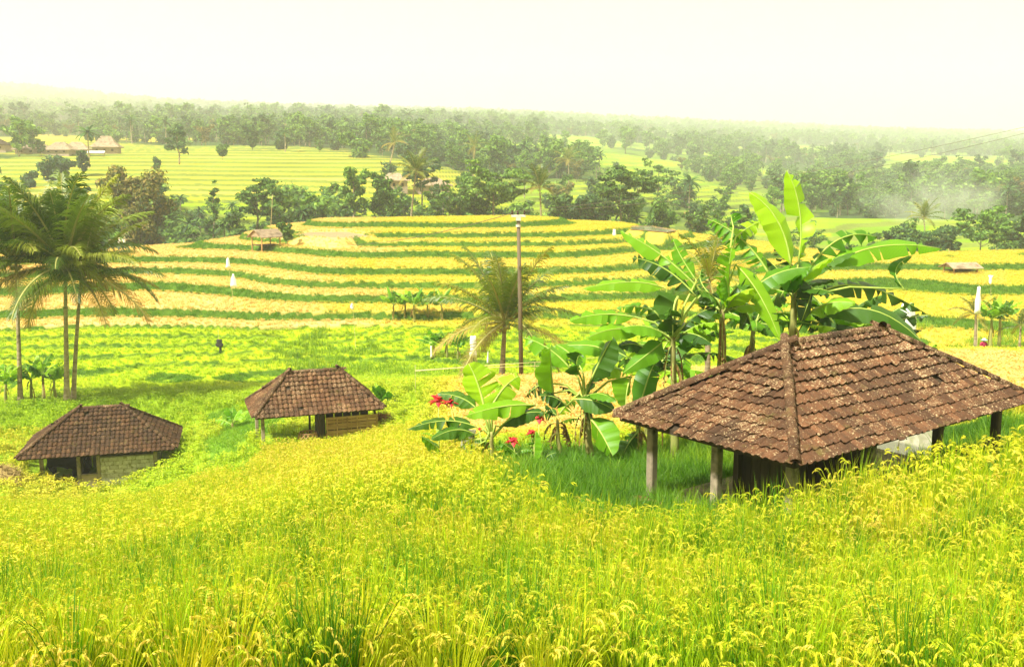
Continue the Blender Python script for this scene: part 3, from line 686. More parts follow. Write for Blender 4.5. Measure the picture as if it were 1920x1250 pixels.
def left_hut():
    H = LEFT; base = H['eave'] - 1.95; he = 1.95
    h = empty('block_walled_hut', (H['c'].x, H['c'].y, base), H['yaw'], 'small hut with dark brown tile roof and grey block wall at the lower left', 'hut')
    L, Wd = H['L'], H['W']; hip_roof(h, L, Wd, he, 1.75, L * .30, .215, .235, (M['tile_b'], M['timber']), 300, [0, 1], 11)
    ix, iy = L / 2 - .95, Wd / 2 - .5
    xs = (-ix, -ix + 1.62, -ix + 2.5, ix)
    for x in xs: post(h, x, -iy, -.8, he, .17, M['concrete'])
    for x in (-ix, -ix + 1.62, ix): post(h, x, iy, -.8, he, .17, M['concrete'])
    bx(h, 'beam', (0, -iy, he - .08), (L - 1.5, .1, .14), M['timber']); bx(h, 'beam', (0, iy, he - .08), (L - 1.5, .1, .14), M['timber'])
    # rendered dwarf wall under the opening
    bx(h, 'dwarf_wall', ((xs[1] + xs[2]) / 2, -iy, .05), (xs[2] - xs[1] - .18, .13, 1.5), M['plaster'])
    bx(h, 'sill', ((xs[1] + xs[2]) / 2, -iy - .02, .82), (xs[2] - xs[1] - .18, .17, .05), M['concrete'])
    x0, x1 = xs[2] + .09, xs[3] - .09; bx(h, 'mortar_core', ((x0 + x1) / 2, -iy + .01, .5), (x1 - x0, .105, 2.3), M['mortar'])
    bw, bh = (x1 - x0) / 6, .2
    for r in range(11):
        for c in range(7):
            a = x0 + (c - (.5 if r % 2 else 0)) * bw; b = a + bw; a, b = max(a, x0), min(b, x1)
            if b - a < .08: continue
            bx(h, 'block', ((a + b) / 2, -iy + random.uniform(-.004, .004), -.6 + (r + .5) * bh), (b - a - .018, .135, bh - .016), M['block'])
    for y in (iy,): bx(h, 'back_wall', ((xs[1] + xs[3]) / 2 - .1, y, .45), (xs[3] - xs[1] - .5, .1, 1.7), M['block'])
    bx(h, 'side_wall', (ix, 0, .6), (.12, 2 * iy - .2, 2.4), M['block']); bx(h, 'inner_wall', (xs[1], .2, .5), (.1, 1.9, 2.2), M['timber'])
    return h, xs, iy, base
LH, LXS, LIY, LBASE = left_hut()
def mid_hut():
    H = MID; he = 1.85; base = H['eave'] - he
    h = empty('slat_walled_hut', (H['c'].x, H['c'].y, base), H['yaw'], 'small hut with brown tile roof and tan bamboo slat wall in the middle', 'hut')
    L, Wd = H['L'], H['W']; hip_roof(h, L, Wd, he, 1.45, L * .42, .205, .235, (M['tile_c'], M['timber']), 300, [0, 3], 21)
    ix, iy = L / 2 - .35, Wd / 2 - .4
    for x, y in ((-ix, -iy), (-ix, iy), (-.05, iy), (-.05, -iy), (ix, -iy), (ix, iy)): post(h, x, y, -.8, he, .14 if x < -.1 else .09, M['concrete'] if x < -.1 else M['timber'])
    bx(h, 'beam', (0, -iy, he - .08), (L - .5, .09, .13), M['timber']); bx(h, 'beam', (0, iy, he - .08), (L - .5, .09, .13), M['timber'])
    # slat wall on the right half, a slightly skewed basket-like panel
    wx0, wx1 = .25, ix + .12; zc = .30
    for k in range(9):
        z = zc + k * .145 + random.uniform(-.01, .01); bx(h, 'slat', ((wx0 + wx1) / 2 + random.uniform(-.03, .03), -iy - .09 + .02 * (k % 2), z), (wx1 - wx0, .022, .118), M['timber_tan'], random.uniform(-.008, .008))
    for k in range(6): bx(h, 'upright', (wx0 + .04 + k * (wx1 - wx0 - .08) / 5, -iy - .125, zc + .55), (.045, .025, 1.25), M['timber_tan'])
    bx(h, 'plinth', ((wx0 + wx1) / 2 - .3, -iy - .08, -.10), ((wx1 - wx0) * .7, .1, .55), M['plaster'])
    bx(h, 'plinth', ((wx0 + wx1) / 2 + .8, -iy - .07, -.12), (.9, .1, .5), M['concrete'])
    for k in range(6): bx(h, 'dark_plank', (wx0 + .2 + k * .4, iy - .1, .7), (.38, .03, 1.9), M['timber'])
    for k in range(4): bx(h, 'dark_plank', (wx0 - .08, -iy + .35 + k * .62, .75), (.03, .6, 1.9), M['timber'])
    return h, base, iy
MH, MBASE, MIY = mid_hut()

# ------------------------------------------------------------------ banana plants
M['banana'] = leafmat('banana_leaf', [(0, (.06, .19, .006)), (.5, (.14, .33, .008)), (1, (.30, .49, .012))], .38, .45, 'random', .12, True, .35)
M['banana_dark'] = leafmat('banana_leaf_old', [(0, (.022, .075, .006)), (1, (.06, .15, .008))], .25, .45, 'random', .15, True, .35)  # darker leaf copy: dark green leaves, and shadowed ones with shade in the colour
M['banana_dead'] = leafmat('banana_leaf_dead', [(0, (.20, .11, .035)), (1, (.36, .22, .07))], .25, .8, 'random', .3)
M['midrib'] = solid('banana_midrib', (.30, .42, .06), (.42, .52, .12), 5, .5, 0)
M['banana_stem'] = solid('banana_stem', (.16, .20, .04), (.34, .30, .10), 4, .7, .3, (.13, .08, .03), .2, (1, 1, .4))
def banana_leaf(parent, b, c, t, w, mat, tear=.25, roll=0.0, fold=.35, local=None, petiole=.12):
    """blade along a bent midrib from b over control c to tip t, split into side strips that tear apart"""
    b, c, t = Vector(b), Vector(c), Vector(t); n = 22; pts = []; mb = MB()
    for k in range(n + 1):
        u = k / n; pts.append(b * (1 - u) ** 2 + c * 2 * u * (1 - u) + t * u * u)
    def side_up(k):
        tg = (pts[min(k + 1, n)] - pts[max(k - 1, 0)]).normalized(); sd = tg.cross(Vector((0, 0, 1)))
        if sd.length < .05: sd = tg.cross(Vector((.3, 1, 0)))
        sd.normalize(); sd = Quaternion(tg, roll) @ sd; return tg, sd, sd.cross(tg)
    def wid(u):
        u = (u - petiole) / (1 - petiole)
        return 0 if u <= 0 else w / 2 * min(1, (u * 5) ** .6) * max(0, 1 - max(0, u - .55) / .45 * 1.0) ** .55 if u < .999 else 0
    for sg in (-1, 1):
        dr = fold + random.uniform(-.08, .08); prev_gap = 0; k = 0
        i0 = int(petiole * n)
        while k < n:
            if k < i0: k += 1; continue
            ln = random.randint(1, 3) if random.random() < tear else random.randint(2, 5)
            k2 = min(n, k + ln); torn = random.random() < tear + .12
            dr2 = fold + random.gauss(0, .30 if torn else .07) + (.35 if torn else 0)
            gap = random.uniform(.15, .5) if torn else 0
            rows = []
            for q in range(k, k2 + 1):
                tg, sd, up = side_up(q); u = q / n; ww = wid(u); fr = (q - k) / max(1, k2 - k)
                sh = 1 - gap * abs(fr - .5) * 2 * .5
                row = []
                for j, f in enumerate((0, .5, 1)):
                    an = dr * (1 - fr) + dr2 * fr; an = an * (1 + .6 * f)
                    wv = .018 * math.sin(q * 1.9 + sg) * f
                    off = (sd * sg * math.cos(an) - up * math.sin(an)) * ww * f
                    shrink = tg * (-(fr - .5) * gap * f * 1.5 * (pts[k2] - pts[k]).length)
                    row.append(mb.vert(pts[q] + off + up * wv + shrink + tg * ww * .25 * f, (u * 3, f)))
                rows.append(row)
            for a, d in zip(rows, rows[1:]):
                for j in range(2): mb.face((a[j], a[j + 1], d[j + 1], d[j]) if sg < 0 else (a[j], d[j], d[j + 1], a[j + 1]))
            dr = dr2 if not torn else fold + random.uniform(-.1, .1); k = k2
    lf = mb.build('leaf', mat, parent, True)
    rb = MB(); rb.tube([p - Vector((0, 0, .006)) for p in pts[::2]], [(.020 * (1 - k / (n / 2) * .8)) * max(.6, w / .5) for k in range(n // 2 + 1)], 5)
    rb.build('midrib', M['midrib'], lf, True)
    return lf
def banana_plant(label, base, top, leaves, rnd_leaves=0, dead=4, seed=0, rad=.10, group=None, leaf_len=1.5, wscale=1.0, maxel=80, minel=15, darkp=.5):
    """base and top of the stem in world space; leaves: (b, c, t, width, tear, roll, material) in world space"""
    random.seed(seed); base = Vector(base); top = Vector(top)
    h = empty('banana_plant', base, 0, label, 'banana plant', group); hgt = (top - base).length
    mb = MB(); pth = []; rr = []
    for k in range(7):
        u = k / 6; pth.append((top - base) * u + Vector((random.uniform(-.02, .02), random.uniform(-.02, .02), -.1 if k == 0 else 0))); rr.append(rad * (1.15 - .55 * u))
    mb.tube(pth, rr, 9, 0, True, .12); mb.build('stem', M['banana_stem'], h, True)
    def loc(p): return Vector(p) - base
    for b, c, t, w, tear, roll, mt in leaves:
        b0 = loc(b); c0 = loc(c); t0 = loc(t)
        banana_leaf(h, b0, c0, t0, w, M[mt], tear, roll, .32, None, .04)
        # leaf stalk from stem top to the blade
        st = top - base; mid = (st + b0) / 2 + Vector((0, 0, .10)) if (b0 - st).length > .15 else None
        if mid is not None:
            pm = MB(); pm.tube([st - Vector((0, 0, .15)), mid, b0, b0 + (c0 - b0) * .06], [.035, .028, .02, .018], 6); pm.build('leaf_stalk', M['midrib'], h, True)
    for k in range(rnd_leaves):
        az = k * 2.4 + random.uniform(-.5, .5); el = math.radians(random.uniform(minel, maxel)); L = leaf_len * random.uniform(.7, 1.15)
        d = Vector((math.cos(az) * math.cos(el), math.sin(az) * math.cos(el), math.sin(el))); st = top - base - Vector((0, 0, random.uniform(0, .2)))
        c0 = st + d * L * .55; t0 = c0 + Vector((d.x, d.y, 0)).normalized() * L * .5 * math.cos(el * .6) + Vector((0, 0, L * .5 * math.sin(el - .9)))
        banana_leaf(h, st, c0, t0, random.uniform(.42, .62) * wscale * min(1.2, leaf_len / 1.3), M['banana' if random.random() > darkp else 'banana_dark'], random.choice((.1, .3, .6)), random.uniform(-.5, .5), .3, None, .16)
    for k in range(dead):
        az = random.uniform(0, 6.28); d = Vector((math.cos(az), math.sin(az), 0)); z = hgt * random.uniform(.55, .95); st = (top - base) * (z / hgt)
        L = hgt * random.uniform(.35, .6); c0 = st + d * random.uniform(.15, .4) + Vector((0, 0, .12)); t0 = st + d * random.uniform(.15, .4) - Vector((0, 0, L))
        lf = banana_leaf(h, st, c0, t0, random.uniform(.14, .3), M['banana_dead'], .6, random.uniform(-1, 1), .9, None, .1); lf['label'] = 'dry brown hanging leaf'
    return h
# --- main cluster behind the near hut. Leaves are read from the photograph at the plants' distance
def Z3(zx, zy): return 1040 + zx / 2.595, 310 + zy / 2.595
def Z6(zx, zy): return 760 + zx / 2.315, 420 + zy / 2.315
def leafset(conv, D, rows):
    out_ = []
    for (bx_, by_, cx_, cy_, tx_, ty_, wpx, dd, tear, roll, mt) in rows:
        p = [at(*conv(a, b), D + o) for a, b, o in ((bx_, by_, dd * .15), (cx_, cy_, dd * .6), (tx_, ty_, dd))]
        c = p[1] * 2 - (p[0] + p[2]) / 2
        sc = 2.595 if conv is Z3 else 2.315
        rl_ = max(.75, abs(roll)) * (1 if p[2].x > p[0].x else -1)
        out_.append((p[0], p[1] * .5 + c * .5, p[2], wpx / sc / F * D * 1.55, tear, rl_, mt))
    return out_
def stem(conv, zx, zy, D, gx=None):
    t = at(*conv(zx, zy), D); x = t.x if gx is None else at(*conv(gx, zy), D).x
    return Vector((x, D, gz(x, D) - .05)), t
D = 25.5
b, t = stem(Z3, 1165, 620, D, 1175)
banana_plant('tallest banana plant with upright leaf, rising behind the near hut roof', b, t, leafset(Z3, D, [
    (1150, 500, 1100, 260, 945, 130, 100, .3, .05, -.9, 'banana'), (1185, 480, 1205, 220, 1130, 25, 90, .2, .15, 1.1, 'banana'),
    (1330, 500, 1560, 375, 1885, 405, 92, .5, .05, .55, 'banana'), (1240, 500, 1390, 330, 1570, 350, 95, .6, .5, .5, 'banana'),
    (1190, 760, 1320, 660, 1465, 670, 75, -.9, .05, .5, 'banana'), (1290, 620, 1500, 560, 1815, 725, 85, .9, .6, .2, 'banana_dark'),
    (1290, 740, 1560, 670, 1815, 890, 95, -.7, .05, .5, 'banana_dark'), (1100, 640, 1180, 510, 1250, 495, 70, -.8, .1, -.4, 'banana'),
    (1230, 600, 1260, 590, 1200, 760, 90, -.6, .1, 1.2, 'banana_dark'), (1150, 560, 1080, 600, 1040, 800, 80, .6, .5, .6, 'banana_dark'),
    (1700, 600, 1640, 500, 1740, 440, 45, .9, .2, .8, 'banana')]), 9, 6, 31, .13, None, 1.9)
D = 24.6
b, t = stem(Z3, 815, 700, D, 812)
banana_plant('banana plant with torn arching leaf, left of the tallest behind the near hut', b, t, leafset(Z3, D, [
    (850, 690, 845, 540, 860, 400, 105, -.2, .15, 1.35, 'banana'), (1050, 540, 920, 350, 740, 258, 100, .7, .75, .4, 'banana'),
    (930, 640, 1060, 520, 1240, 495, 75, -.5, .1, .4, 'banana'), (880, 480, 1000, 620, 1095, 845, 70, -1.0, .1, .9, 'banana'),
    (870, 300, 862, 270, 858, 238, 65, .2, 0, 1.4, 'banana'), (880, 350, 940, 300, 1005, 272, 60, .8, .6, .3, 'banana'),
    (770, 640, 700, 560, 720, 500, 60, .7, .6, .3, 'banana_dark'), (880, 700, 930, 700, 960, 800, 100, .5, .1, 1.0, 'banana_dark'),
    (830, 700, 850, 620, 830, 540, 95, -.5, .1, 1.4, 'banana')]), 9, 6, 32, .11, None, 1.7)
D = 23.8
b, t = stem(Z3, 575, 830, D, 600)
banana_plant('banana plant with long leaves spreading left, beside the left roof edge', b, t, leafset(Z3, D, [
    (720, 620, 540, 440, 318, 318, 88, .6, .5, .2, 'banana'), (690, 640, 540, 490, 372, 448, 80, .2, .7, .2, 'banana_dark'),
    (540, 600, 380, 555, 132, 602, 62, -.2, .05, .4, 'banana'), (600, 640, 575, 690, 575, 830, 150, -.6, .05, 1.45, 'banana_dark'),
    (400, 740, 230, 715, 68, 757, 66, -.4, .05, .5, 'banana'), (440, 810, 290, 785, 152, 842, 68, -.7, .1, .5, 'banana'),
    (490, 710, 400, 680, 300, 692, 55, .6, .2, .4, 'banana'), (450, 900, 390, 860, 310, 882, 55, -.3, .1, .4, 'banana_dark'),
    (690, 560, 610, 440, 575, 355, 62, .6, .3, .9, 'banana'), (520, 860, 500, 880, 330, 1010, 80, -.5, .1, .9, 'banana')]), 9, 6, 33, .10, None, 1.6)
for k, (px, d, hh, nl, lab) in enumerate(((1275, 28.5, 2.6, 9, 'banana plant half hidden behind the long-leaved one, farther back'), (1405, 28.8, 3.2, 10, 'banana plant hidden between the torn-leaved one and the tallest one'),
        (1560, 28.0, 2.9, 10, 'banana plant half hidden just right of the tallest banana stem'), (1610, 27.5, 2.2, 8, 'lowest banana plant right of the tallest, above the near hut ridge'), (1215, 27.5, 2.0, 8, 'banana plant behind the left roof edge, above the golden field'))):
    x = (px - 960) / F / .985 * d; z = gz(x, d); banana_plant(lab, (x, d, z - .05), (x + .1, d, z + hh), [], nl + 6, 8, 300 + k, .10, None, 2.1, 1.1, 70)
# --- mid cluster left of the near hut
D = 23.0
b, t = stem(Z6, 375, 900, D, 375)
banana_plant('young banana plant with broad pale leaves in front of the golden field', b, t, leafset(Z6, D, [
    (345, 810, 320, 700, 275, 605, 115, .2, .05, 1.35, 'banana'), (375, 790, 430, 700, 495, 658, 85, .5, .1, .5, 'banana'),
    (565, 785, 420, 785, 258, 832, 70, -.7, .1, .5, 'banana'), (310, 800, 240, 745, 138, 735, 58, .4, .05, .3, 'banana_dark'),
    (320, 885, 180, 840, 10, 890, 50, -.2, .1, .3, 'banana_dark'), (305, 915, 220, 880, 110, 935, 55, -.4, .1, .4, 'banana_dark'),
    (410, 880, 500, 815, 605, 818, 62, -.3, .1, .4, 'banana_dark'), (350, 940, 310, 960, 280, 1010, 60, -.3, .1, .9, 'banana_dark'),
    (190, 1010, 130, 960, 70, 920, 48, -.6, .05, .9, 'banana')]), 0, 1, 34, .065)
D = 23.6
b, t = stem(Z6, 780, 740, D, 805)
banana_plant('banana plant with brown dead leaves round its stem, left of the near hut', b, t, leafset(Z6, D, [
    (640, 735, 632, 640, 628, 535, 120, -.3, .05, 1.4, 'banana'), (720, 630, 620, 530, 508, 490, 75, .3, .05, .4, 'banana'),
    (770, 640, 720, 560, 650, 520, 70, .7, .2, .5, 'banana'), (800, 690, 850, 580, 900, 490, 95, -.3, .1, 1.0, 'banana_dark'),
    (830, 650, 900, 620, 965, 645, 60, .8, .2, .4, 'banana'), (730, 760, 820, 760, 905, 805, 75, -.5, .2, .5, 'banana_dark'),
    (800, 840, 850, 900, 900, 1005, 95, -.9, .05, 1.1, 'banana'), (700, 790, 650, 745, 585, 745, 60, -.4, .1, .3, 'banana_dark'),
    (980, 660, 960, 720, 955, 800, 95, -.4, .05, 1.4, 'banana'), (620, 690, 570, 700, 520, 750, 60, .3, .8, .5, 'banana_dark'),
    (870, 560, 820, 520, 640, 530, 60, .9, .1, .4, 'banana'), (760, 660, 740, 600, 760, 560, 80, -.2, .1, 1.2, 'banana_dark')]), 3, 8, 35, .10, None, 1.1)
D = 24.4
b, t = stem(Z6, 660, 850, D, 672)
banana_plant('thin leaning banana plant with shrivelled leaves in the cluster left of the near hut', b, t, leafset(Z6, D, [(660, 830, 620, 810, 560, 840, 50, .2, .3, .3, 'banana_dark'), (665, 830, 700, 780, 740, 770, 50, .2, .3, .4, 'banana')]), 2, 6, 36, .06, None, .8)
D = 24.8
b, t = stem(Z6, 1010, 870, D, 1015)
banana_plant('banana plant with dry brown stem standing under the left roof edge', b, t, leafset(Z6, D, [(1000, 860, 1060, 640, 1090, 600, 80, .4, .1, 1.0, 'banana'), (1010, 900, 960, 960, 950, 1000, 60, -.3, .1, 1.0, 'banana_dark')]), 3, 6, 37, .085, None, 1.0)
D = 22.5
b, t = stem(Z6, 560, 960, D, 565)
banana_plant('small banana sucker below the red flowers near the grass bank', b, t, leafset(Z6, D, [(560, 1050, 560, 990, 565, 900, 60, -.1, .05, 1.4, 'banana'), (520, 1040, 470, 980, 405, 940, 45, -.2, .1, .7, 'banana'), (580, 1040, 620, 1000, 655, 990, 40, -.2, .1, .6, 'banana_dark')]), 0, 0, 38, .04)
# --- smaller plants farther off
def small_banana(label, px, d, h, n, seed, ll=1.2, group=None, dead=2):
    x = (px - 960) / F / .985 * d; z = gz(x, d); banana_plant(label, (x, d, z - .05), (x + random.uniform(-.1, .1), d, z + h), [], n + 3, dead, seed, .07 + .02 * h, group, ll * 1.15, 1.1, 84, 38, .12)
small_banana('banana plant right of the pale palm trunk at the left edge', 52, 61, 1.6, 8, 41, 1.5)
small_banana('banana plant between the two palm trunks on the left', 75, 60.5, 1.9, 8, 42, 1.6)
small_banana('banana plant just left of the double palm trunks', 98, 61, 1.5, 7, 43, 1.4)
small_banana('banana plant cut by the left picture edge below the palms', 4, 60, 1.6, 7, 44, 1.5)
small_banana('small banana sprout in the rice right behind the middle hut', 715, 49, .25, 5, 45, 1.3, None, 0)
small_banana('small banana sprout rising behind the right end of the middle hut roof', 655, 50, .5, 3, 46, 1.1, None, 0)
small_banana('small banana sprout in the rice left of the middle hut', 432, 50, .3, 4, 47, 1.1, None, 0)
for k, (px, d) in enumerate(((738, hit(738, 602)), (760, hit(760, 600)), (778, hit(778, 604)), (803, hit(803, 600)), (830, hit(830, 602)))):
    small_banana(('leftmost', 'second from left', 'middle', 'second from right', 'rightmost')[k] + ' of the banana plants in the hillside row left of the middle palm', px, d, 1.5, 7, 50 + k, 1.7, 'hillside banana row')
for k, (px, d) in enumerate(((815, hit(815, 672)), (838, hit(838, 670)), (858, hit(858, 674)))):
    small_banana(('left', 'middle', 'right')[k] + ' plant of the pale banana thicket beside the hanging white cloth', px, d, 1.1, 8, 60 + k, 1.4, 'pale banana thicket')
for k, (px, d) in enumerate(((1855, 64), (1872, 66))):
    small_banana(('banana plant beside the white banner at the right edge', 'banana plant farthest right, behind the white banner')[k], px, d, 2.6, 7, 70 + k, 1.6)
small_banana('pale banana sucker right of the white cloth behind the near hut roof', 1728, 30, .9, 5, 72, 1.0, None, 1)

# ------------------------------------------------------------------ palms
M['frond'] = leafmat('palm_leaflet', [(0, (.05, .10, .008)), (.5, (.10, .165, .012)), (1, (.24, .25, .02))], .25, .45, 'random', .35, False, .5)
M['frond_old'] = leafmat('palm_leaflet_old', [(0, (.20, .15, .03)), (1, (.36, .27, .05))], .25, .6, 'random', .35)
M['rachis'] = solid('palm_rachis', (.22, .22, .06), (.36, .33, .10), 4, .6, 0)
_fr = {}
def frond_mesh(e0, droop, npair, wl, seed, mat):
    key = (e0, droop, npair, wl, seed, mat)
    if key in _fr: return _fr[key]
    rnd = random.Random(seed); mb = MB(); n = 18; p = Vector((0, 0, 0)); pts = []; ang = []
    for k in range(n + 1):
        a = e0 - droop * (k / n) ** 1.4; pts.append(p.copy()); ang.append(a); p = p + Vector((math.cos(a), 0, math.sin(a))) / n
    mb.tube(pts, [.016 * (1 - .85 * k / n) + .002 for k in range(n + 1)], 4, 1)
    for i in range(npair):
        t = .14 + .85 * i / (npair - 1); f = t * n; k = min(n - 1, int(f)); q = pts[k].lerp(pts[k + 1], f - k); a = ang[k]
        tg = Vector((math.cos(a), 0, math.sin(a))); up = Vector((-math.sin(a), 0, math.cos(a)))
        L = .275 * math.sin(math.pi * (.12 + .80 * t)) ** .8 * rnd.uniform(.8, 1.1)
        for s in (-1, 1):
            sw = .55 + .5 * t; d0 = (Vector((0, s, 0)) * math.cos(sw) + tg * math.sin(sw) + up * rnd.uniform(.1, .35)).normalized()
            d1 = (d0 + Vector((0, 0, -1)) * rnd.uniform(.35, .9)).normalized(); d2 = (d1 + Vector((0, 0, -1)) * .7).normalized()
            w = wl * rnd.uniform(.8, 1.2); wv = tg * w
            a0, a1, a2, a3 = q, q + d0 * L * .38, q + d0 * L * .38 + d1 * L * .34, q + d0 * L * .38 + d1 * L * .34 + d2 * L * .28
            i0 = [mb.vert(a0 - wv * .4), mb.vert(a0 + wv * .4), mb.vert(a1 - wv * .5), mb.vert(a1 + wv * .5), mb.vert(a2 - wv * .4), mb.vert(a2 + wv * .4), mb.vert(a3)]
            mb.face((i0[0], i0[1], i0[3], i0[2])); mb.face((i0[2], i0[3], i0[5], i0[4])); mb.face((i0[4], i0[5], i0[6]))
    _fr[key] = mb.mesh('frond', [mat, M['rachis']]); return _fr[key]
def palm(label, base, top, nf, fl, seed, npair=44, rad=.16, bend=.3, dead=4, up=1.0, group=None, name='coconut_palm', nuts=True):
    rnd = random.Random(seed); base, top = Vector(base), Vector(top); h = empty(name, base, 0, label, 'palm', group)
    v = top - base; side = Vector((rnd.uniform(-1, 1), rnd.uniform(-.4, .4), 0)) * bend
    mb = MB(); pth = []; rr = []; ns = 26
    for k in range(ns):
        u = k / (ns - 1); pth.append(v * u + side * (u * (1 - u)) - Vector((0, 0, .25 if k == 0 else 0))); rr.append(rad * (1.0 - .45 * u + .45 * math.exp(-u * 14)) * (1 + .06 * (k % 2)))
    mb.tube(pth, rr, 9, 0, True, .06); mb.build('trunk', M['bark'], h, True)
    for k in range(nf):
        u = k / (nf - 1); e = 1.5 * up - u ** 1.2 * 1.75; e = e + rnd.uniform(-.1, .1); ei = round(e * 5) / 5
        dr = (.85 if e < .7 else .42) + rnd.choice((0, .25)); old = k >= nf - dead
        me = frond_mesh(ei, dr if not old else .9, npair, (.0125 if fl > 4 else .015) if npair > 30 else .024, k % 3, M['frond_old' if old else 'frond'])
        o = obj('frond', me, h); o.location = v + Vector((0, 0, rnd.uniform(-.1, .1))); o.rotation_euler = (rnd.uniform(-.12, .12), 0, k * 2.39996 + rnd.uniform(-.25, .25))
        s = fl * rnd.uniform(.85, 1.08) * (.8 if u < .12 else 1); o.scale = (s, s, s)
    if nuts:
        for k in range(5):
            a = rnd.uniform(0, 6.28); mb = MB(); c = v + Vector((math.cos(a) * .28, math.sin(a) * .28, -.25 - rnd.uniform(0, .25)))
            mb.tube([c + Vector((0, 0, z)) for z in (.13, .09, 0, -.09, -.13)], [.02, .085, .12, .09, .02], 7); mb.build('coconut', M['rachis'], h, True)
    return h
def palm_px(label, bpx, d, tpx, tpy, nf, fl, seed, **kw):
    b = on(bpx, d); t = at(tpx, tpy, d); return palm(label, b, t, nf, fl, seed, **kw)
palm_px('tallest coconut palm on the left, front one of the double trunk', 119, 60, 122, 500, 36, 6.2, 81, npair=60, rad=.17, bend=.2, dead=3)
palm_px('coconut palm whose trunk leans against the tallest one on the left', 131, 60.6, 152, 525, 20, 5.2, 82, npair=54, rad=.15, bend=.3, dead=4)
palm_px('coconut palm with a single pale trunk near the left edge', 31, 60, 30, 490, 32, 5.8, 83, npair=56, rad=.15, bend=.2, dead=3)
palm_px('short coconut palm with dry fronds beside the utility pole', 940, 57, 946, 605, 30, 4.8, 84, npair=56, rad=.19, bend=.1, dead=6)
palm_px('slim coconut palm at the crest, third tree left of the spreading tree', 773, 183, 780, 322, 22, 4.6, 85, npair=26, rad=.2, bend=.4, dead=3)
palm_px('coconut palm with upswept fronds at the crest right of the spreading tree', 1014, 184, 1012, 352, 18, 5.2, 86, npair=26, rad=.2, bend=.2, dead=3, up=1.15)
palm_px('young palm with dark fronds half hidden behind the banana cluster', 1330, 33, 1330, 525, 16, 1.9, 87, npair=36, rad=.12, bend=.1, dead=2, nuts=False)
palm_px('small palm beside the person in maroon at the right edge', 1828, 66, 1830, 590, 16, 1.9, 88, npair=34, rad=.12, bend=.1, dead=2, nuts=False)
palm_px('very small palm at the right picture edge beyond the orange field', 1912, 64, 1914, 612, 12, 1.6, 89, npair=30, rad=.1, bend=.1, dead=1, nuts=False)
palm_px('distant palm above the trees on the right, near the smoke', 1730, 205, 1732, 408, 18, 4.6, 90, npair=22, rad=.2, bend=.2, dead=2)
palm_px('distant palm right of the long pale roof', 888, 330, 890, 275, 16, 5.4, 91, npair=18, rad=.25, bend=.2, dead=2)
palm_px('distant palm on the misty terraces right of centre', 1064, 340, 1066, 300, 18, 6.0, 92, npair=18, rad=.25, bend=.2, dead=4)
palm_px('distant palm left of the long pale roof', 738, 320, 740, 268, 16, 5.4, 93, npair=18, rad=.25, bend=.2, dead=5)

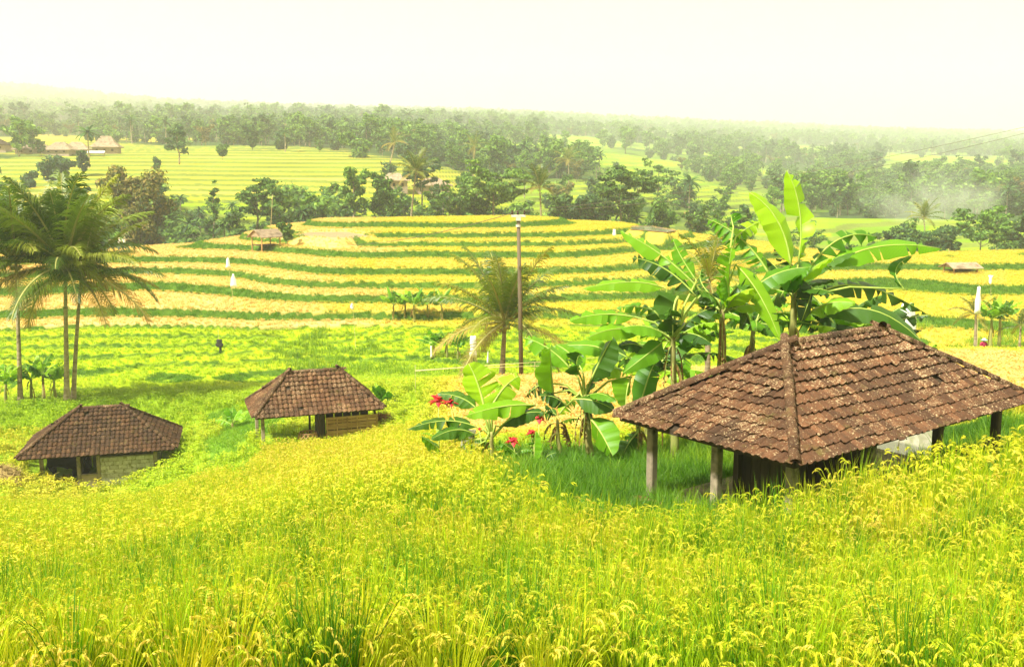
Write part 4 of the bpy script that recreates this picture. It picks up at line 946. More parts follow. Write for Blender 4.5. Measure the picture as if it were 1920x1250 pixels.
# ------------------------------------------------------------------ trees
LEAFT = {}
def tree_leaf(name, stops, trans=.3): LEAFT[name] = leafmat('tree_leaf_' + name, stops, trans, .6, 'island', .5)
tree_leaf('green', [(0, (.038, .095, .014)), (.6, (.085, .185, .024)), (1, (.17, .29, .04))])
tree_leaf('dark', [(0, (.022, .062, .020)), (.6, (.05, .115, .03)), (1, (.10, .19, .045))])
tree_leaf('pale', [(0, (.07, .16, .025)), (.6, (.14, .27, .035)), (1, (.24, .37, .05))])
tree_leaf('rust', [(0, (.07, .11, .016)), (.5, (.15, .15, .03)), (1, (.25, .18, .05))])
def tree_parts(seed, H, spread, style, nleaf, lsize, leaf, trunk_r=.2, bare=.4):
    """trunk mesh with limbs and a crown of leaf-sized faces; style: round, layered, column, bush, bare"""
    rnd = random.Random(seed); nr = np.random.default_rng(seed); tb = MB(); ends = []
    top = Vector((rnd.uniform(-.08, .08) * H, rnd.uniform(-.08, .08) * H, H * (.82 if style != 'bush' else .6)))
    pth = []
    for k in range(7):
        u = k / 6; pth.append(top * u + Vector((rnd.uniform(-.02, .02) * H, rnd.uniform(-.02, .02) * H, -.6 if k == 0 else 0)))
    tb.tube(pth, [trunk_r * (1 - .8 * k / 6) for k in range(7)], 7)
    nlimb = {'round': 11, 'layered': 12, 'column': 12, 'bush': 12, 'bare': 14}[style]
    for i in range(nlimb):
        u = bare + (1 - bare) * (i + .5) / nlimb if style != 'bush' else rnd.uniform(.1, .9); f = u * 6; k = min(5, int(f)); p = pth[k].lerp(pth[k + 1], f - k)
        a = i * 2.4 + rnd.uniform(-.4, .4)
        if style == 'layered': ln = spread * (.55 + .5 * rnd.random()) * (1.1 - .25 * abs(u - .75)); el = rnd.uniform(.15, .5)
        elif style == 'column': ln = spread * rnd.uniform(.5, 1); el = rnd.uniform(.3, .9)
        else: ln = spread * rnd.uniform(.55, 1.0) * math.sin(math.pi * min(.95, .25 + .7 * (1 - u) + .2)); el = rnd.uniform(.25, 1.0)
        d = Vector((math.cos(a) * math.cos(el), math.sin(a) * math.cos(el), math.sin(el))); mid = p + d * ln * .5 + Vector((0, 0, ln * .08)); e = p + d * ln
        tb.tube([p, mid, e], [trunk_r * .35, trunk_r * .2, trunk_r * .06], 5); ends.append((e, 1)); ends.append((mid, .7))
        for q in range(3 if style != 'bare' else 6):
            d2 = (d + Vector((rnd.uniform(-.9, .9), rnd.uniform(-.9, .9), rnd.uniform(-.1, .7)))).normalized(); e2 = mid.lerp(e, rnd.random()) + d2 * ln * rnd.uniform(.25, .5)
            tb.tube([mid.lerp(e, .3), e2], [trunk_r * .12, trunk_r * .04], 4, 0, False); ends.append((e2, .8))
    ends.append((top, 1)); ends.append((top + Vector((0, 0, H * .1)), .8))
    tm = tb.mesh('trunk', M['bark2'], True)
    if style == 'bare' or nleaf == 0: return tm, None
    # foliage clumps round the limb ends
    cen = np.array([list(e) for e, _ in ends]); wt = np.array([w for _, w in ends]); idx = nr.choice(len(cen), nleaf, p=wt / wt.sum())
    cr = spread * {'round': .30, 'layered': .30, 'column': .34, 'bush': .34}[style]; flat = {'round': .8, 'layered': .26, 'column': .9, 'bush': .8}[style]
    o = nr.normal(0, 1, (nleaf, 3)); o /= np.linalg.norm(o, axis=1)[:, None] + 1e-9; o *= (nr.random(nleaf) ** .45)[:, None] * cr * (.6 + .7 * h01(idx * 1.0 + seed))[:, None]; o[:, 2] *= flat
    c = cen[idx] + o; c[:, 2] = np.maximum(c[:, 2], .15)
    n3 = o / (np.linalg.norm(o, axis=1)[:, None] + 1e-9) + nr.normal(0, .6, (nleaf, 3)) + np.array([0, 0, .6]); n3 /= np.linalg.norm(n3, axis=1)[:, None]
    t3 = np.cross(n3, nr.normal(0, 1, (nleaf, 3))); t3 /= np.linalg.norm(t3, axis=1)[:, None]; b3 = np.cross(n3, t3); sz = lsize * nr.uniform(.6, 1.3, nleaf)[:, None]
    v = np.stack([c - t3 * sz, c - b3 * sz * .5, c + t3 * sz, c + b3 * sz * .5], 1).reshape(-1, 3)
    cm = npmesh('crown', v, np.arange(nleaf * 4).reshape(-1, 4), LEAFT[leaf]); return tm, cm
def tree(label, px, d, top_py, wpx, style, leaf, seed, nleaf=3500, bare=.4, group=None, name='tree', trunk_r=None, cat='tree'):
    b = on(px, d); t = at(px, top_py, d); H = (t.z - b.z) / 1.02; spread = wpx / 2 / F * d * (.78 if style != 'layered' else .85)
    tm, cm = tree_parts(seed, H * .93, spread, style, nleaf, max(.16, d * .0021), leaf, trunk_r or max(.1, H * .02), bare)
    h = empty(name, b, random.Random(seed).uniform(0, 6.28), label, cat, group); obj('trunk', tm, h)
    if cm: obj('crown', cm, h)
    return h
tree('broad tree with rusty brown crown at the left crest', 275, 158, 308, 170, 'round', 'rust', 101, 9000, .35, trunk_r=.4)
tree('grey leafless-limbed tree at the crest beside the rusty tree', 300, 160, 372, 90, 'round', 'rust', 102, 1500, .3)
tree('slim column tree rising right of the rusty tree', 406, 175, 310, 30, 'column', 'green', 103, 1400, .25, trunk_r=.14)
tree('dense dark tree left of the field shed at the crest', 448, 168, 350, 90, 'bush', 'green', 104, 5000, .2)
tree('spreading tree with open crown above the field shed', 492, 176, 312, 95, 'layered', 'green', 105, 3800, .45)
tree('bushy tree right of the field shed at the crest', 575, 178, 358, 70, 'bush', 'green', 106, 3500, .2)
tree('tall pale green tree with a bare trunk at the crest', 672, 186, 296, 75, 'round', 'pale', 107, 5000, .42)
tree('narrow dark tree left of the slim crest palm', 728, 190, 312, 60, 'column', 'green', 108, 3500, .35)
tree('flat-topped dark tree in front of the long pale roof', 795, 232, 280, 70, 'layered', 'dark', 109, 2500, .6)
tree('leafless tree with bare branches at the crest', 862, 190, 322, 60, 'bare', 'green', 110, 0, .3)
tree('wide spreading tree with light green layers in mid crest', 928, 186, 308, 120, 'layered', 'pale', 111, 6500, .4, trunk_r=.25)
tree('tall layered tree standing alone right of the utility pole top', 1158, 190, 298, 120, 'layered', 'green', 112, 7500, .35, trunk_r=.28)
tree('dark bushy tree left of the tall layered tree', 1090, 188, 345, 95, 'bush', 'dark', 113, 5000, .25)
tree('dark low tree right of the tall layered tree', 1225, 184, 362, 90, 'bush', 'green', 114, 4500, .25)
tree('umbrella-crowned tree at the right edge above the terraces', 1820, 175, 395, 110, 'layered', 'green', 115, 5000, .5)
tree('dark tree cut by the right picture edge above the terraces', 1905, 170, 392, 90, 'round', 'dark', 116, 5000, .3)
tree('low dark tree between the smoke and the umbrella-crowned tree', 1715, 172, 425, 110, 'layered', 'dark', 117, 4000, .3)
tree('small tree with thin trunks beside the field shed', 547, hit(547, 462), 418, 36, 'round', 'green', 118, 1800, .35, trunk_r=.06)
tree('dark pointed tree on the far edge of the left plateau', 488, 372, 238, 46, 'round', 'dark', 119, 2500, .2)
tree('dark rounded tree on the far edge of the left plateau', 542, 372, 250, 56, 'bush', 'dark', 120, 2500, .2)
tree('small dark tree on the left plateau terraces', 313, 285, 290, 28, 'bush', 'dark', 121, 1500, .2)
tree('lone tree with thin trunk standing on the yellow plateau', 434, 322, 273, 28, 'round', 'green', 122, 1500, .4)
tree('large rounded tree beside the plateau below the hillside houses', 682, 345, 250, 80, 'bush', 'green', 123, 3500, .2)
tree('dark tree in front of the thatched roofs on the left', 140, 262, 288, 70, 'bush', 'dark', 124, 3500, .2)
tree('tall narrow tree in front of the thatched roofs on the left', 178, 268, 275, 26, 'column', 'dark', 125, 1500, .2)
tree('dark bush tree at the left picture edge below the plateau', 12, 250, 300, 50, 'bush', 'dark', 126, 2500, .2)
tree('dark round tree right of the left edge below the plateau', 80, 246, 318, 60, 'bush', 'dark', 127, 2500, .2)
tree('rounded tree right of the long pale roof', 880, 262, 293, 60, 'bush', 'green', 128, 2800, .2)
tree('bushy dark mango-like tree on the misty right slope', 1690, 430, 262, 66, 'bush', 'dark', 129, 2500, .2)

# woods beyond the crest and on the far hills: one mass
def far_tree(seed, style, leaf, H, spread, nl, ls):
    tm, cm = tree_parts(seed, H, spread, style, nl, ls, leaf, H * .02, .3); me = cm
    import bmesh
    bm = bmesh.new(); bm.from_mesh(cm); nf = len(bm.faces); bm.from_mesh(tm); bm.faces.ensure_lookup_table()
    for f in bm.faces[nf:]: f.material_index = 1
    out_ = bpy.data.meshes.new('far_tree'); bm.to_mesh(out_); bm.free(); out_.materials.append(LEAFT[leaf]); out_.materials.append(M['bark2']); return out_
def far_palm():
    mb = MB(); mb.tube([(0, 0, 0), (.2, 0, 5), (0, .1, 10)], [.25, .18, .14], 5, 1)
    for k in range(16):
        a = k * 2.4; e = 1.2 - k * .1; p = Vector((0, .1, 10)); prev = None
        for j in range(5):
            w = .45 * math.sin(.5 + j * .55); d = Vector((math.cos(a) * math.cos(e), math.sin(a) * math.cos(e), math.sin(e))); s = Vector((-math.sin(a), math.cos(a), 0)) * w
            cur = (mb.vert(p - s - Vector((0, 0, w * .6))), mb.vert(p), mb.vert(p + s - Vector((0, 0, w * .6))))
            if prev: mb.face((prev[0], prev[1], cur[1], cur[0])); mb.face((prev[1], prev[2], cur[2], cur[1]))
            prev = cur; p = p + d * .95; e -= .35
    return mb.mesh('far_palm', [LEAFT['dark'], M['bark2']])
C_wood = coll_of('wood_source', [far_tree(201, 'round', 'green', 11, 4.2, 900, .62), far_tree(202, 'bush', 'dark', 8, 4.4, 900, .62), far_tree(203, 'round', 'pale', 13, 4.6, 900, .66),
                                 far_tree(204, 'layered', 'green', 12, 5, 800, .6), far_tree(205, 'column', 'dark', 13, 3, 700, .6), far_tree(206, 'bush', 'pale', 5, 3.4, 600, .55), far_tree(207, 'round', 'rust', 9, 3.6, 800, .6), far_palm()])
def woods():
    for nm, lab, r0, r1, per, s0, s1 in (('valley_trees', 'bushes and low trees filling the gully behind the terraced hill', 176, 240, .030, .35, .75),
                                         ('hill_woods', 'mixed woods and palms over the terraced slopes beyond the gully', 240, 760, .0110, .40, 1.15),
                                         ('ridge_woods', 'hazy forest covering the farthest ridges', 760, 3900, .0028, .8, 1.7)):
        x, y = polar(dens(r0, r1, per), r0, r1, .58); g = ground(x, y); r, az = g[8], g[9]; fm = forest_mask(x, y, r, az)
        cr = crest_r(az); ok = (RNG.random(len(x)) < np.clip(fm, .012, 1)) & (r > cr + 9); x, y, z = x[ok], y[ok], g[0][ok]; n = len(x)
        # keep trees behind the crest low so that the plateau stays in view
        lim = np.full(n, 9.0)
        if nm == 'valley_trees': lim = np.clip((EYE + np.interp(np.degrees(np.arctan2(x, y)), [-30, -18, -8, 0, 8, 16, 30], [.5, .8, 2.0, -.5, -2.5, -6, -6]) - z) / 11, .15, 1.0)
        s = np.minimum(RNG.uniform(s0, s1, n), lim); idx = RNG.choice(8, n, p=[.18, .18, .16, .10, .10, .10, .04, .14])
        print(nm, n)
        scatter(nm, lab, C_wood, np.c_[x, y, z - .3], np.c_[np.zeros(n), np.zeros(n), RNG.uniform(0, 6.28, n)], np.c_[s * 1.15, s * 1.15, s], idx, RNG.random(n))
woods()
# rice texture on the plateau treads
# ------------------------------------------------------------------ haze
def haze():
    mb = MB(); mb.box((0, 2150, 235), (8400, 4500, 544)); o = mb.build('haze', []); tag(o, 'thin pale haze lying over the valley and far hills', kind='stuff')
    m = bpy.data.materials.new('haze_air'); m.use_nodes = True; n = m.node_tree; n.nodes.clear(); out_ = n.nodes.new('ShaderNodeOutputMaterial')
    v = n.nodes.new('ShaderNodeVolumePrincipled'); v.inputs['Color'].default_value = (.94, .965, .985, 1); v.inputs['Density'].default_value = .00044; v.inputs['Anisotropy'].default_value = .1
    n.links.new(v.outputs[0], out_.inputs['Volume']); o.data.materials.clear(); o.data.materials.append(m)
haze()

# ------------------------------------------------------------------ utility pole and wires
def utility_pole():
    b = on(978, 54); t = at(972, 408, 54); h = empty('utility_pole', b, 0, 'tall brown utility pole with three insulators beside the short palm', 'utility pole'); v = t - b
    mb = MB(); mb.tube([Vector((0, 0, -.5)), v * .5, v], [.135, .12, .10], 10); mb.build('mast', M['timber_pole'], h, True)
    for k, z in enumerate((-.45, -.12)):
        c = MB(); c.tube([v + Vector((0, 0, z - .06)), v + Vector((0, 0, z + .06))], .145, 10); c.build('band', M['metal'], h)
    bx(h, 'cross_arm', v + Vector((0, -.13, .10)), (.78, .07, .13), M['metal'])
    bx(h, 'bracket', v + Vector((0, -.02, -.06)), (.26, .26, .2), M['metal'])
    pos = []
    for x in (-.34, -.04, .32):
        i = MB(); p = v + Vector((x, -.13, .165)); i.tube([p, p + Vector((0, 0, .06)), p + Vector((0, 0, .065)), p + Vector((0, 0, .14)), p + Vector((0, 0, .22)), p + Vector((0, 0, .25))], [.03, .085, .065, .05, .045, .015], 8)
        i.build('insulator', M['porcelain'], h, True); pos.append(b + p + Vector((0, 0, .17)))
    return pos
M['timber_pole'] = solid('pole_wood', (.085, .065, .042), (.16, .125, .08), 3, .85, .3, None, .1, (1, 1, .15))
POS = utility_pole()
def wire(label, a, c, sag, r=.008):
    a, c = Vector(a), Vector(c); mb = MB(); mb.tube([a.lerp(c, k / 24) - Vector((0, 0, 4 * sag * (k / 24) * (1 - k / 24))) for k in range(25)], r, 4); o = mb.build('overhead_wire', M['wire']); tag(o, label, 'wire')
wire('upper overhead wire from the pole towards the upper right', POS[0], at(2050, 208, 40), .55)
wire('lower overhead wire from the pole towards the upper right', POS[2], at(2050, 216, 41), .8)
wire('thin overhead wire from the pole back to the field shed', POS[1], at(524, 440, 131), 1.6, .02)

# ------------------------------------------------------------------ cloths, scarecrows and leaning sticks in the fields
def stick(parent, a, c, r=.02, name='pole', mat='bamboo'):
    mb = MB(); a, c = Vector(a), Vector(c); n_ = 6; mb.tube([a.lerp(c, k / n_) for k in range(n_ + 1)], [r * (1 - .4 * k / n_) for k in range(n_ + 1)], 6); return mb.build(name, M[mat], parent, True)
def cloth_sheet(parent, name, w0, w1, hgt, mat, origin, seed=0, lean=0.0, depth=.12):
    """hanging cloth: folded closed tube that widens from w0 to w1"""
    rnd = random.Random(seed); mb = MB(); n_ = 12; rings = []
    for k in range(7):
        u = k / 6; w = (w0 + (w1 - w0) * u ** .6) / 2 * rnd.uniform(.8, 1.15); ph = rnd.uniform(0, 1)
        rings.append([mb.vert(Vector(origin) + Vector((math.cos(a) * w + lean * u, math.sin(a) * depth * (.6 + .4 * math.sin(3 * a + ph)), -hgt * u - .04 * math.sin(2 * a + seed)))) for a in [2 * math.pi * j / n_ for j in range(n_)]])
    for k in range(6):
        for j in range(n_): mb.face((rings[k][j], rings[k + 1][j], rings[k + 1][(j + 1) % n_], rings[k][(j + 1) % n_]))
    mb.face(rings[0]); mb.face(rings[-1][::-1]); return mb.build(name, M[mat], parent, True)
def flag(label, px, d, top_py, parts, lean_px=0, cat='bird scarer', base_px=None):
    b = on(base_px if base_px is not None else px, d); t = at(px, top_py, d); h = empty('bird_scarer', b, 0, label, cat)
    stick(h, (0, 0, -.2), t - b, .022)
    for (cpx, cpy, w0, w1, hp, mat, sd) in parts:
        o = at(cpx, cpy, d - .12) - b; k = d / F; cloth_sheet(h, 'cloth', w0 * k, w1 * k, hp * k, mat, o, sd)
    return h
flag('white bag tied to a bamboo pole on the left terraces', 426, hit(443, 573), 478, [(427, 484, 4, 9, 18, 'cloth', 1), (437, 514, 3, 13, 24, 'cloth', 2)], base_px=443)
flag('long white cloth hanging from a crossed pole left of the short palm', 896, 72, 594, [(887, 630, 12, 13, 40, 'cloth', 3)], base_px=890)
_h = flag('small white bag on a tall thin pole below the orange terraces', 661, hit(668, 662), 566, [(660, 569, 3, 7, 10, 'cloth', 4)], base_px=668)
flag('black jacket hung on a pole in the green lower terraces', 409, hit(412, 664), 618, [(411, 636, 8, 14, 14, 'black_cloth', 5), (413, 648, 6, 5, 14, 'black_cloth', 6)], base_px=412, cat='scarecrow')
flag('short white cloth on a stake left of the pale banana thicket', 809, hit(809, 672), 640, [(809, 641, 3, 6, 30, 'cloth', 7)])
flag('tiny white rag on a stick right of the short palm trunk', 915, 70, 656, [(915, 660, 2, 5, 22, 'cloth', 8)], base_px=921)
flag('tall white banner on a pole at the right edge', 1836, 63, 535, [(1836, 538, 6, 13, 50, 'cloth', 9)], base_px=1832, cat='banner')
flag('white cloth showing behind the right slope of the near hut roof', 1698, 28.5, 574, [(1702, 570, 20, 44, 75, 'cloth', 10)])
flag('white rag near the flooded terrace at the right of the hill', 1152, hit(1152, 444), 428, [(1152, 430, 3, 8, 12, 'cloth', 11)])
flag('white cloth strip among the bananas at the far right', 1858, 66, 515, [(1858, 517, 9, 5, 15, 'cloth', 12)])
def loose(label, a, c, r=.02): 
    a, c = Vector(a), Vector(c); h = stick(None, a, c, r, 'bamboo_stick'); tag(h, label, 'stick')
loose('leaning bamboo stick on the bank between two orange terraces', on(607, hit(607, 528)), at(590, 513, hit(607, 528)), .035)
loose('leaning bamboo stick in the upper orange terrace', on(570, hit(570, 497)), at(560, 486, hit(570, 497)), .035)
loose('short white stick on the left bank above the green terraces', on(381, hit(381, 582)), at(385, 560, hit(381, 582)), .03)
loose('thin stick with nothing on it in the lower green terraces', on(497, hit(497, 643)), at(502, 634, hit(497, 643)), .025)
loose('pale bamboo pole rising above the roof of the field shed', on(514, 134), at(511, 365, 134), .06)
loose('pale leaning stick at the crest right of the banana tops', on(1768, 136), at(1778, 466, 136), .06)
# bamboo rail fence in the rice
def fence():
    pa, pb, pc = on(778, 51), on(1000, 53), on(1140, 54); h = empty('bamboo_fence', pa, 0, 'thin bamboo rail fence in the rice in front of the short palm', 'fence')
    for k, p in enumerate((pa, pa.lerp(pb, .5), pb, pc)): stick(h, p - pa - Vector((0, 0, .3)), p - pa + Vector((random.uniform(-.05, .15), 0, 1.55 if k == 0 else 1.1)), .02, 'fence_post')
    stick(h, Vector((0, -.05, 1.25)), pb - pa + Vector((0, 0, 1.1)), .022, 'rail'); stick(h, Vector((0, -.06, 1.22)), pc - pa + Vector((0, 0, 1.25)), .018, 'rail'); stick(h, pb - pa + Vector((-3, -.05, .8)), pc - pa + Vector((0, 0, .85)), .018, 'rail')
fence()

# ------------------------------------------------------------------ red flowers, stump, basket rim
M['petal'] = leafmat('red_petal', [(0, (.42, .012, .02)), (1, (.62, .04, .05))], .3, .5, 'random', .3)
def flower(label, px, py, d, size, seed):
    rnd = random.Random(seed); c = at(px, py, d); x = c.x + rnd.uniform(-.1, .1); b = Vector((x, d, gz(x, d))); h = empty('red_flower', b, 0, label, 'flower', 'red flowers by the bananas'); v = c - b
    mb = MB(); mb.tube([(0, 0, -.1), v * .5 + Vector((.04, 0, 0)), v], [.022, .018, .012], 6); mb.build('stem', M['midrib'], h, True)
    for k in range(13):
        a = k * 2.4; el = -.3 + 1.5 * k / 12; d_ = Vector((math.cos(a) * math.cos(el), math.sin(a) * math.cos(el), math.sin(el))); s = d_.cross(Vector((0, 0, 1))); s.normalize(); L = size * rnd.uniform(.7, 1.1); w = L * .30; p = MB()
        q0, q1, q2 = v, v + d_ * L * .55 + Vector((0, 0, .02)), v + d_ * L - Vector((0, 0, .25 * L))
        i = [p.vert(q0 - s * w * .2), p.vert(q0 + s * w * .2), p.vert(q1 - s * w), p.vert(q1 + Vector((0, 0, .02))), p.vert(q1 + s * w), p.vert(q2)]
        p.face((i[0], i[1], i[3], i[2])); p.face((i[1], i[4], i[3])); p.face((i[2], i[3], i[5])); p.face((i[3], i[4], i[5])); p.build('petal', M['petal'], h)
    for k in range(2):
        a = rnd.uniform(0, 6.28); st = v * rnd.uniform(.35, .6); banana_leaf(h, st, st + Vector((math.cos(a) * .2, math.sin(a) * .2, .22)), st + Vector((math.cos(a) * .45, math.sin(a) * .45, .12)), .14, M['banana'], .0, .5, .3, None, .1)
flower('largest red flower head, left of the young banana plant', 822, 754, 23.4, .32, 1)
flower('red flower head just right of the largest one', 846, 757, 23.3, .25, 2)
flower('upper red flower between the young banana and the dead-leaved one', 1010, 786, 22.8, .24, 3)
flower('lower red flower under the upper one, beside its stem', 997, 814, 22.7, .19, 4)
flower('dark red flower above the small banana sucker', 962, 829, 22.4, .20, 5)
flower('tiny red bud on the stem of the young banana plant', 899, 806, 22.9, .06, 6)
def stump():
    b = on(876, 23.9); h = empty('concrete_marker', b, 0, 'weathered pale square post beside the young banana plant', 'post'); v = at(876, 812, 23.9) - b; post(h, 0, 0, -.2, v.z, .34, M['marker'], 'shaft')
    bx(h, 'cap', (0, 0, v.z + .02), (.39, .39, .06), M['marker'])
M['marker'] = solid('marker_stone', (.36, .34, .27), (.52, .50, .42), 6, .9, .5, (.14, .15, .09), .1)
stump()
def basket_rim():
    c = on(1215, 17.6); z = at(1215, 957, 17.6).z; h = empty('broken_basket', (c.x, c.y, z), .2, 'half-sunk brown woven basket in the grass left of the hut post', 'basket')
    p = MB(); R = .40; p.tube([(math.cos(a) * R, .05 * math.sin(a), math.sin(a) * R * .48) for a in np.linspace(-.1, math.pi + .1, 15)], .02, 6); p.build('rim', M['straw'], h, True)
    p = MB(); rows = []
    for s in (0, .3, .55):
        rows.append([p.vert((math.cos(a) * R * (1 - s * .25), .03 + s, math.sin(a) * R * .46 * (1 - s * .5) - .02)) for a in np.linspace(-.15, math.pi + .15, 13)])
    for k in range(2):
        for j in range(12): p.face((rows[k][j], rows[k][j + 1], rows[k + 1][j + 1], rows[k + 1][j]))
    p.face(rows[2][::-1]); p.build('weave', M['rust_straw'], h)
basket_rim()

# ------------------------------------------------------------------ heaps, sacks, basket, cow
def heap(name, label, cat, c, rx, ry, h_, mat, seed, nst=900, L=.35):
    """straw heap: a lumpy mound bristling with stalks"""
    rnd = random.Random(seed); mb = MB(); c = Vector(c); rings = []
    for k in range(8):
        t = k / 7; r = math.cos(t * 1.5)
        rings.append([mb.vert((math.cos(a) * rx * r * (1 + .12 * math.sin(3 * a + seed)), math.sin(a) * ry * r, h_ * math.sin(t * 1.55) * (1 + .08 * math.sin(5 * a)) - .15)) for a in np.linspace(0, 6.283, 16, endpoint=False)])
    for k in range(7):
        for j in range(16): mb.face((rings[k][j], rings[k][(j + 1) % 16], rings[k + 1][(j + 1) % 16], rings[k + 1][j]))
    mb.face(rings[-1])
    o = empty(name, c, 0, label, cat); mb.build('mound', M[mat], o, True); st = MB()
    for k in range(nst):
        a = rnd.uniform(0, 6.283); t = rnd.random() ** .7; r = math.cos(t * 1.5); p = Vector((math.cos(a) * rx * r * 1.02, math.sin(a) * ry * r * 1.02, h_ * math.sin(t * 1.55) - .12)); d = Vector((rnd.gauss(0, 1), rnd.gauss(0, 1), rnd.gauss(-.2, .5))).normalized() * L * rnd.uniform(.4, 1); s = d.cross(Vector((0, 0, 1))).normalized() * .014
        st.poly([p - s, p + s, p + d + s * .5 + Vector((0, 0, .03)), p + d - s * .5 + Vector((0, 0, .03))])
    tag(st.build('stalks', M[mat], o), kind='stuff')
def hut_pt(H, base, x, y, z=0): c, s = math.cos(H['yaw']), math.sin(H['yaw']); return Vector((H['c'].x + x * c - y * s, H['c'].y + x * s + y * c, base + z))
p = at(0, 905, 43); heap('straw_heap', 'brown straw heap at the left edge beside the block-walled hut', 'straw heap', (p.x, p.y, p.z - .3), 1.25, 1.1, 1.15, 'straw', 3)
p = hut_pt(MID, MBASE, 3.0, .2); heap('dry_leaf_heap', 'dark brown heap of dry leaves against the right end of the middle hut', 'heap', p + Vector((0, 0, -.1)), 1.0, .9, 1.25, 'rust_straw', 5)
p = hut_pt(LEFT, LBASE, LXS[0] + .95, -LIY + .25); heap('fodder_heap', 'reddish brown fodder heap under the open end of the block-walled hut', 'heap', p, .75, .45, .75, 'rust_straw', 7, 600, .3)
def sack(label, p, s, seed):
    rnd = random.Random(seed); mb = MB(); rings = []
    for k in range(6):
        t = k / 5; r = (.55 + .5 * math.sin(math.pi * (t * .8 + .15))) * s; rings.append([mb.vert((math.cos(a) * r * 1.5 * (1 + .1 * math.sin(2 * a + seed)), math.sin(a) * r, t * s * .9)) for a in np.linspace(0, 6.283, 10, endpoint=False)])
    for k in range(5):
        for j in range(10): mb.face((rings[k][j], rings[k][(j + 1) % 10], rings[k + 1][(j + 1) % 10], rings[k + 1][j]))
    mb.face(rings[-1]); mb.face(rings[0][::-1]); o = mb.build('sack', M['cloth'], None, True); o.location = p; o.rotation_euler = (0, 0, rnd.uniform(0, 3)); tag(o, label, 'sack')
sack('white sack on the ground left of the round basket in the middle hut', hut_pt(MID, MBASE, -1.0, -MIY - .05, .18), .24, 1)
sack('white sack right of the round basket against the slat wall', hut_pt(MID, MBASE, .05, -MIY - .12, .25), .19, 2)
def round_basket():
    p = hut_pt(MID, MBASE, -.52, -MIY + .05, .28); h = empty('bamboo_basket', p, 0, 'round open-weave bamboo basket standing in the middle hut', 'basket'); R, Hh = .40, .62; n_ = 12
    prof = lambda t: R * (.75 + .3 * math.sin(math.pi * (.15 + .7 * t)))
    for s in (-1, 1):
        for k in range(n_):
            mb = MB(); pts = [(math.cos(k * 6.283 / n_ + s * t * 1.5) * prof(t), math.sin(k * 6.283 / n_ + s * t * 1.5) * prof(t), t * Hh) for t in np.linspace(0, 1, 7)]; mb.tube(pts, .026, 4); mb.build('strip', M['timber_tan'], h)
    for t in (0, 1):
        mb = MB(); mb.tube([(math.cos(a) * prof(t), math.sin(a) * prof(t), t * Hh) for a in np.linspace(0, 6.283, 17)], .035, 5); mb.build('hoop', M['timber_tan'], h)
round_basket()
o = bx(None, 'wooden_crate', (0, 0, 0), (.35, .3, .3), M['timber']); o.location = hut_pt(MID, MBASE, -1.75, -MIY + .3, .35); tag(o, 'small dark box on the floor behind the left posts of the middle hut', 'box')
def skin_body(name, V, E, R_, root, mat, parent, mats=None):
    me = bpy.data.meshes.new(name); me.from_pydata(V, E, []); me.materials.append(mat); o = obj(name, me, parent)
    sk = o.modifiers.new('skin', 'SKIN'); lay = me.skin_vertices[0] if me.skin_vertices else None
    if lay is None:
        bpy.context.view_layer.objects.active = o
        import bmesh
        bm = bmesh.new(); bm.from_mesh(me); bm.verts.layers.skin.verify(); bm.to_mesh(me); bm.free(); lay = me.skin_vertices[0]
    for k, r in enumerate(R_):
        r = r if hasattr(r, '__len__') else (r, r); lay.data[k].radius = r; lay.data[k].use_root = (k == root)
    sk.use_smooth_shade = True; ss = o.modifiers.new('sub', 'SUBSURF'); ss.levels = 1; ss.render_levels = 2; return o
def cow():
    """dark cow standing in the open end of the left hut, side on, head lowered to the right"""
    p = hut_pt(LEFT, LBASE, LXS[0] + .80, -.15, -.02); h = empty('cow', p, LEFT['yaw'], 'black cow standing under the open left end of the block-walled hut', 'cow')
    V = [(-.72, 0, 1.22), (-.45, 0, 1.24), (-.05, 0, 1.18), (.32, 0, 1.24), (.55, 0, 1.22), (.80, 0, 1.10), (.98, 0, .92), (1.12, 0, .72),      # 0-7 rump..muzzle
         (-.62, .16, .95), (-.55, .17, .66), (-.66, .17, .42), (-.62, .17, .06), (-.62, -.16, .95), (-.48, -.17, .66), (-.58, -.17, .42), (-.54, -.17, .06),
         (.40, .15, .90), (.42, .16, .52), (.40, .16, .06), (.40, -.15, .90), (.36, -.16, .52), (.36, -.16, .06), (-.82, 0, 1.18), (-.90, 0, .80), (-.88, 0, .50)]
    E = [(0, 1), (1, 2), (2, 3), (3, 4), (4, 5), (5, 6), (6, 7), (0, 8), (8, 9), (9, 10), (10, 11), (0, 12), (12, 13), (13, 14), (14, 15), (3, 16), (16, 17), (17, 18), (3, 19), (19, 20), (20, 21), (0, 22), (22, 23), (23, 24)]
    Rr = [.27, .33, .36, .33, .26, .17, .14, .085, .17, .10, .065, .055, .17, .10, .065, .055, .14, .075, .055, .14, .075, .055, .04, .022, .03]
    body = skin_body('body', V, E, Rr, 1, M['hide'], h)
    for s in (-1, 1):
        mb = MB(); mb.tube([(.90, s * .09, 1.10), (.90, s * .18, 1.19), (.95, s * .20, 1.29)], [.028, .02, .006], 6); mb.build('horn', M['marker'], h, True)
        mb = MB(); mb.poly([(.86, s * .10, 1.03), (.82, s * .18, 1.08), (.80, s * .27, 1.02), (.85, s * .19, .98)]); mb.poly([(.86, s * .10, 1.03), (.85, s * .19, .98), (.83, s * .2, 1.0), (.82, s * .18, 1.08)]); mb.build('ear', M['hide'], h)
cow()
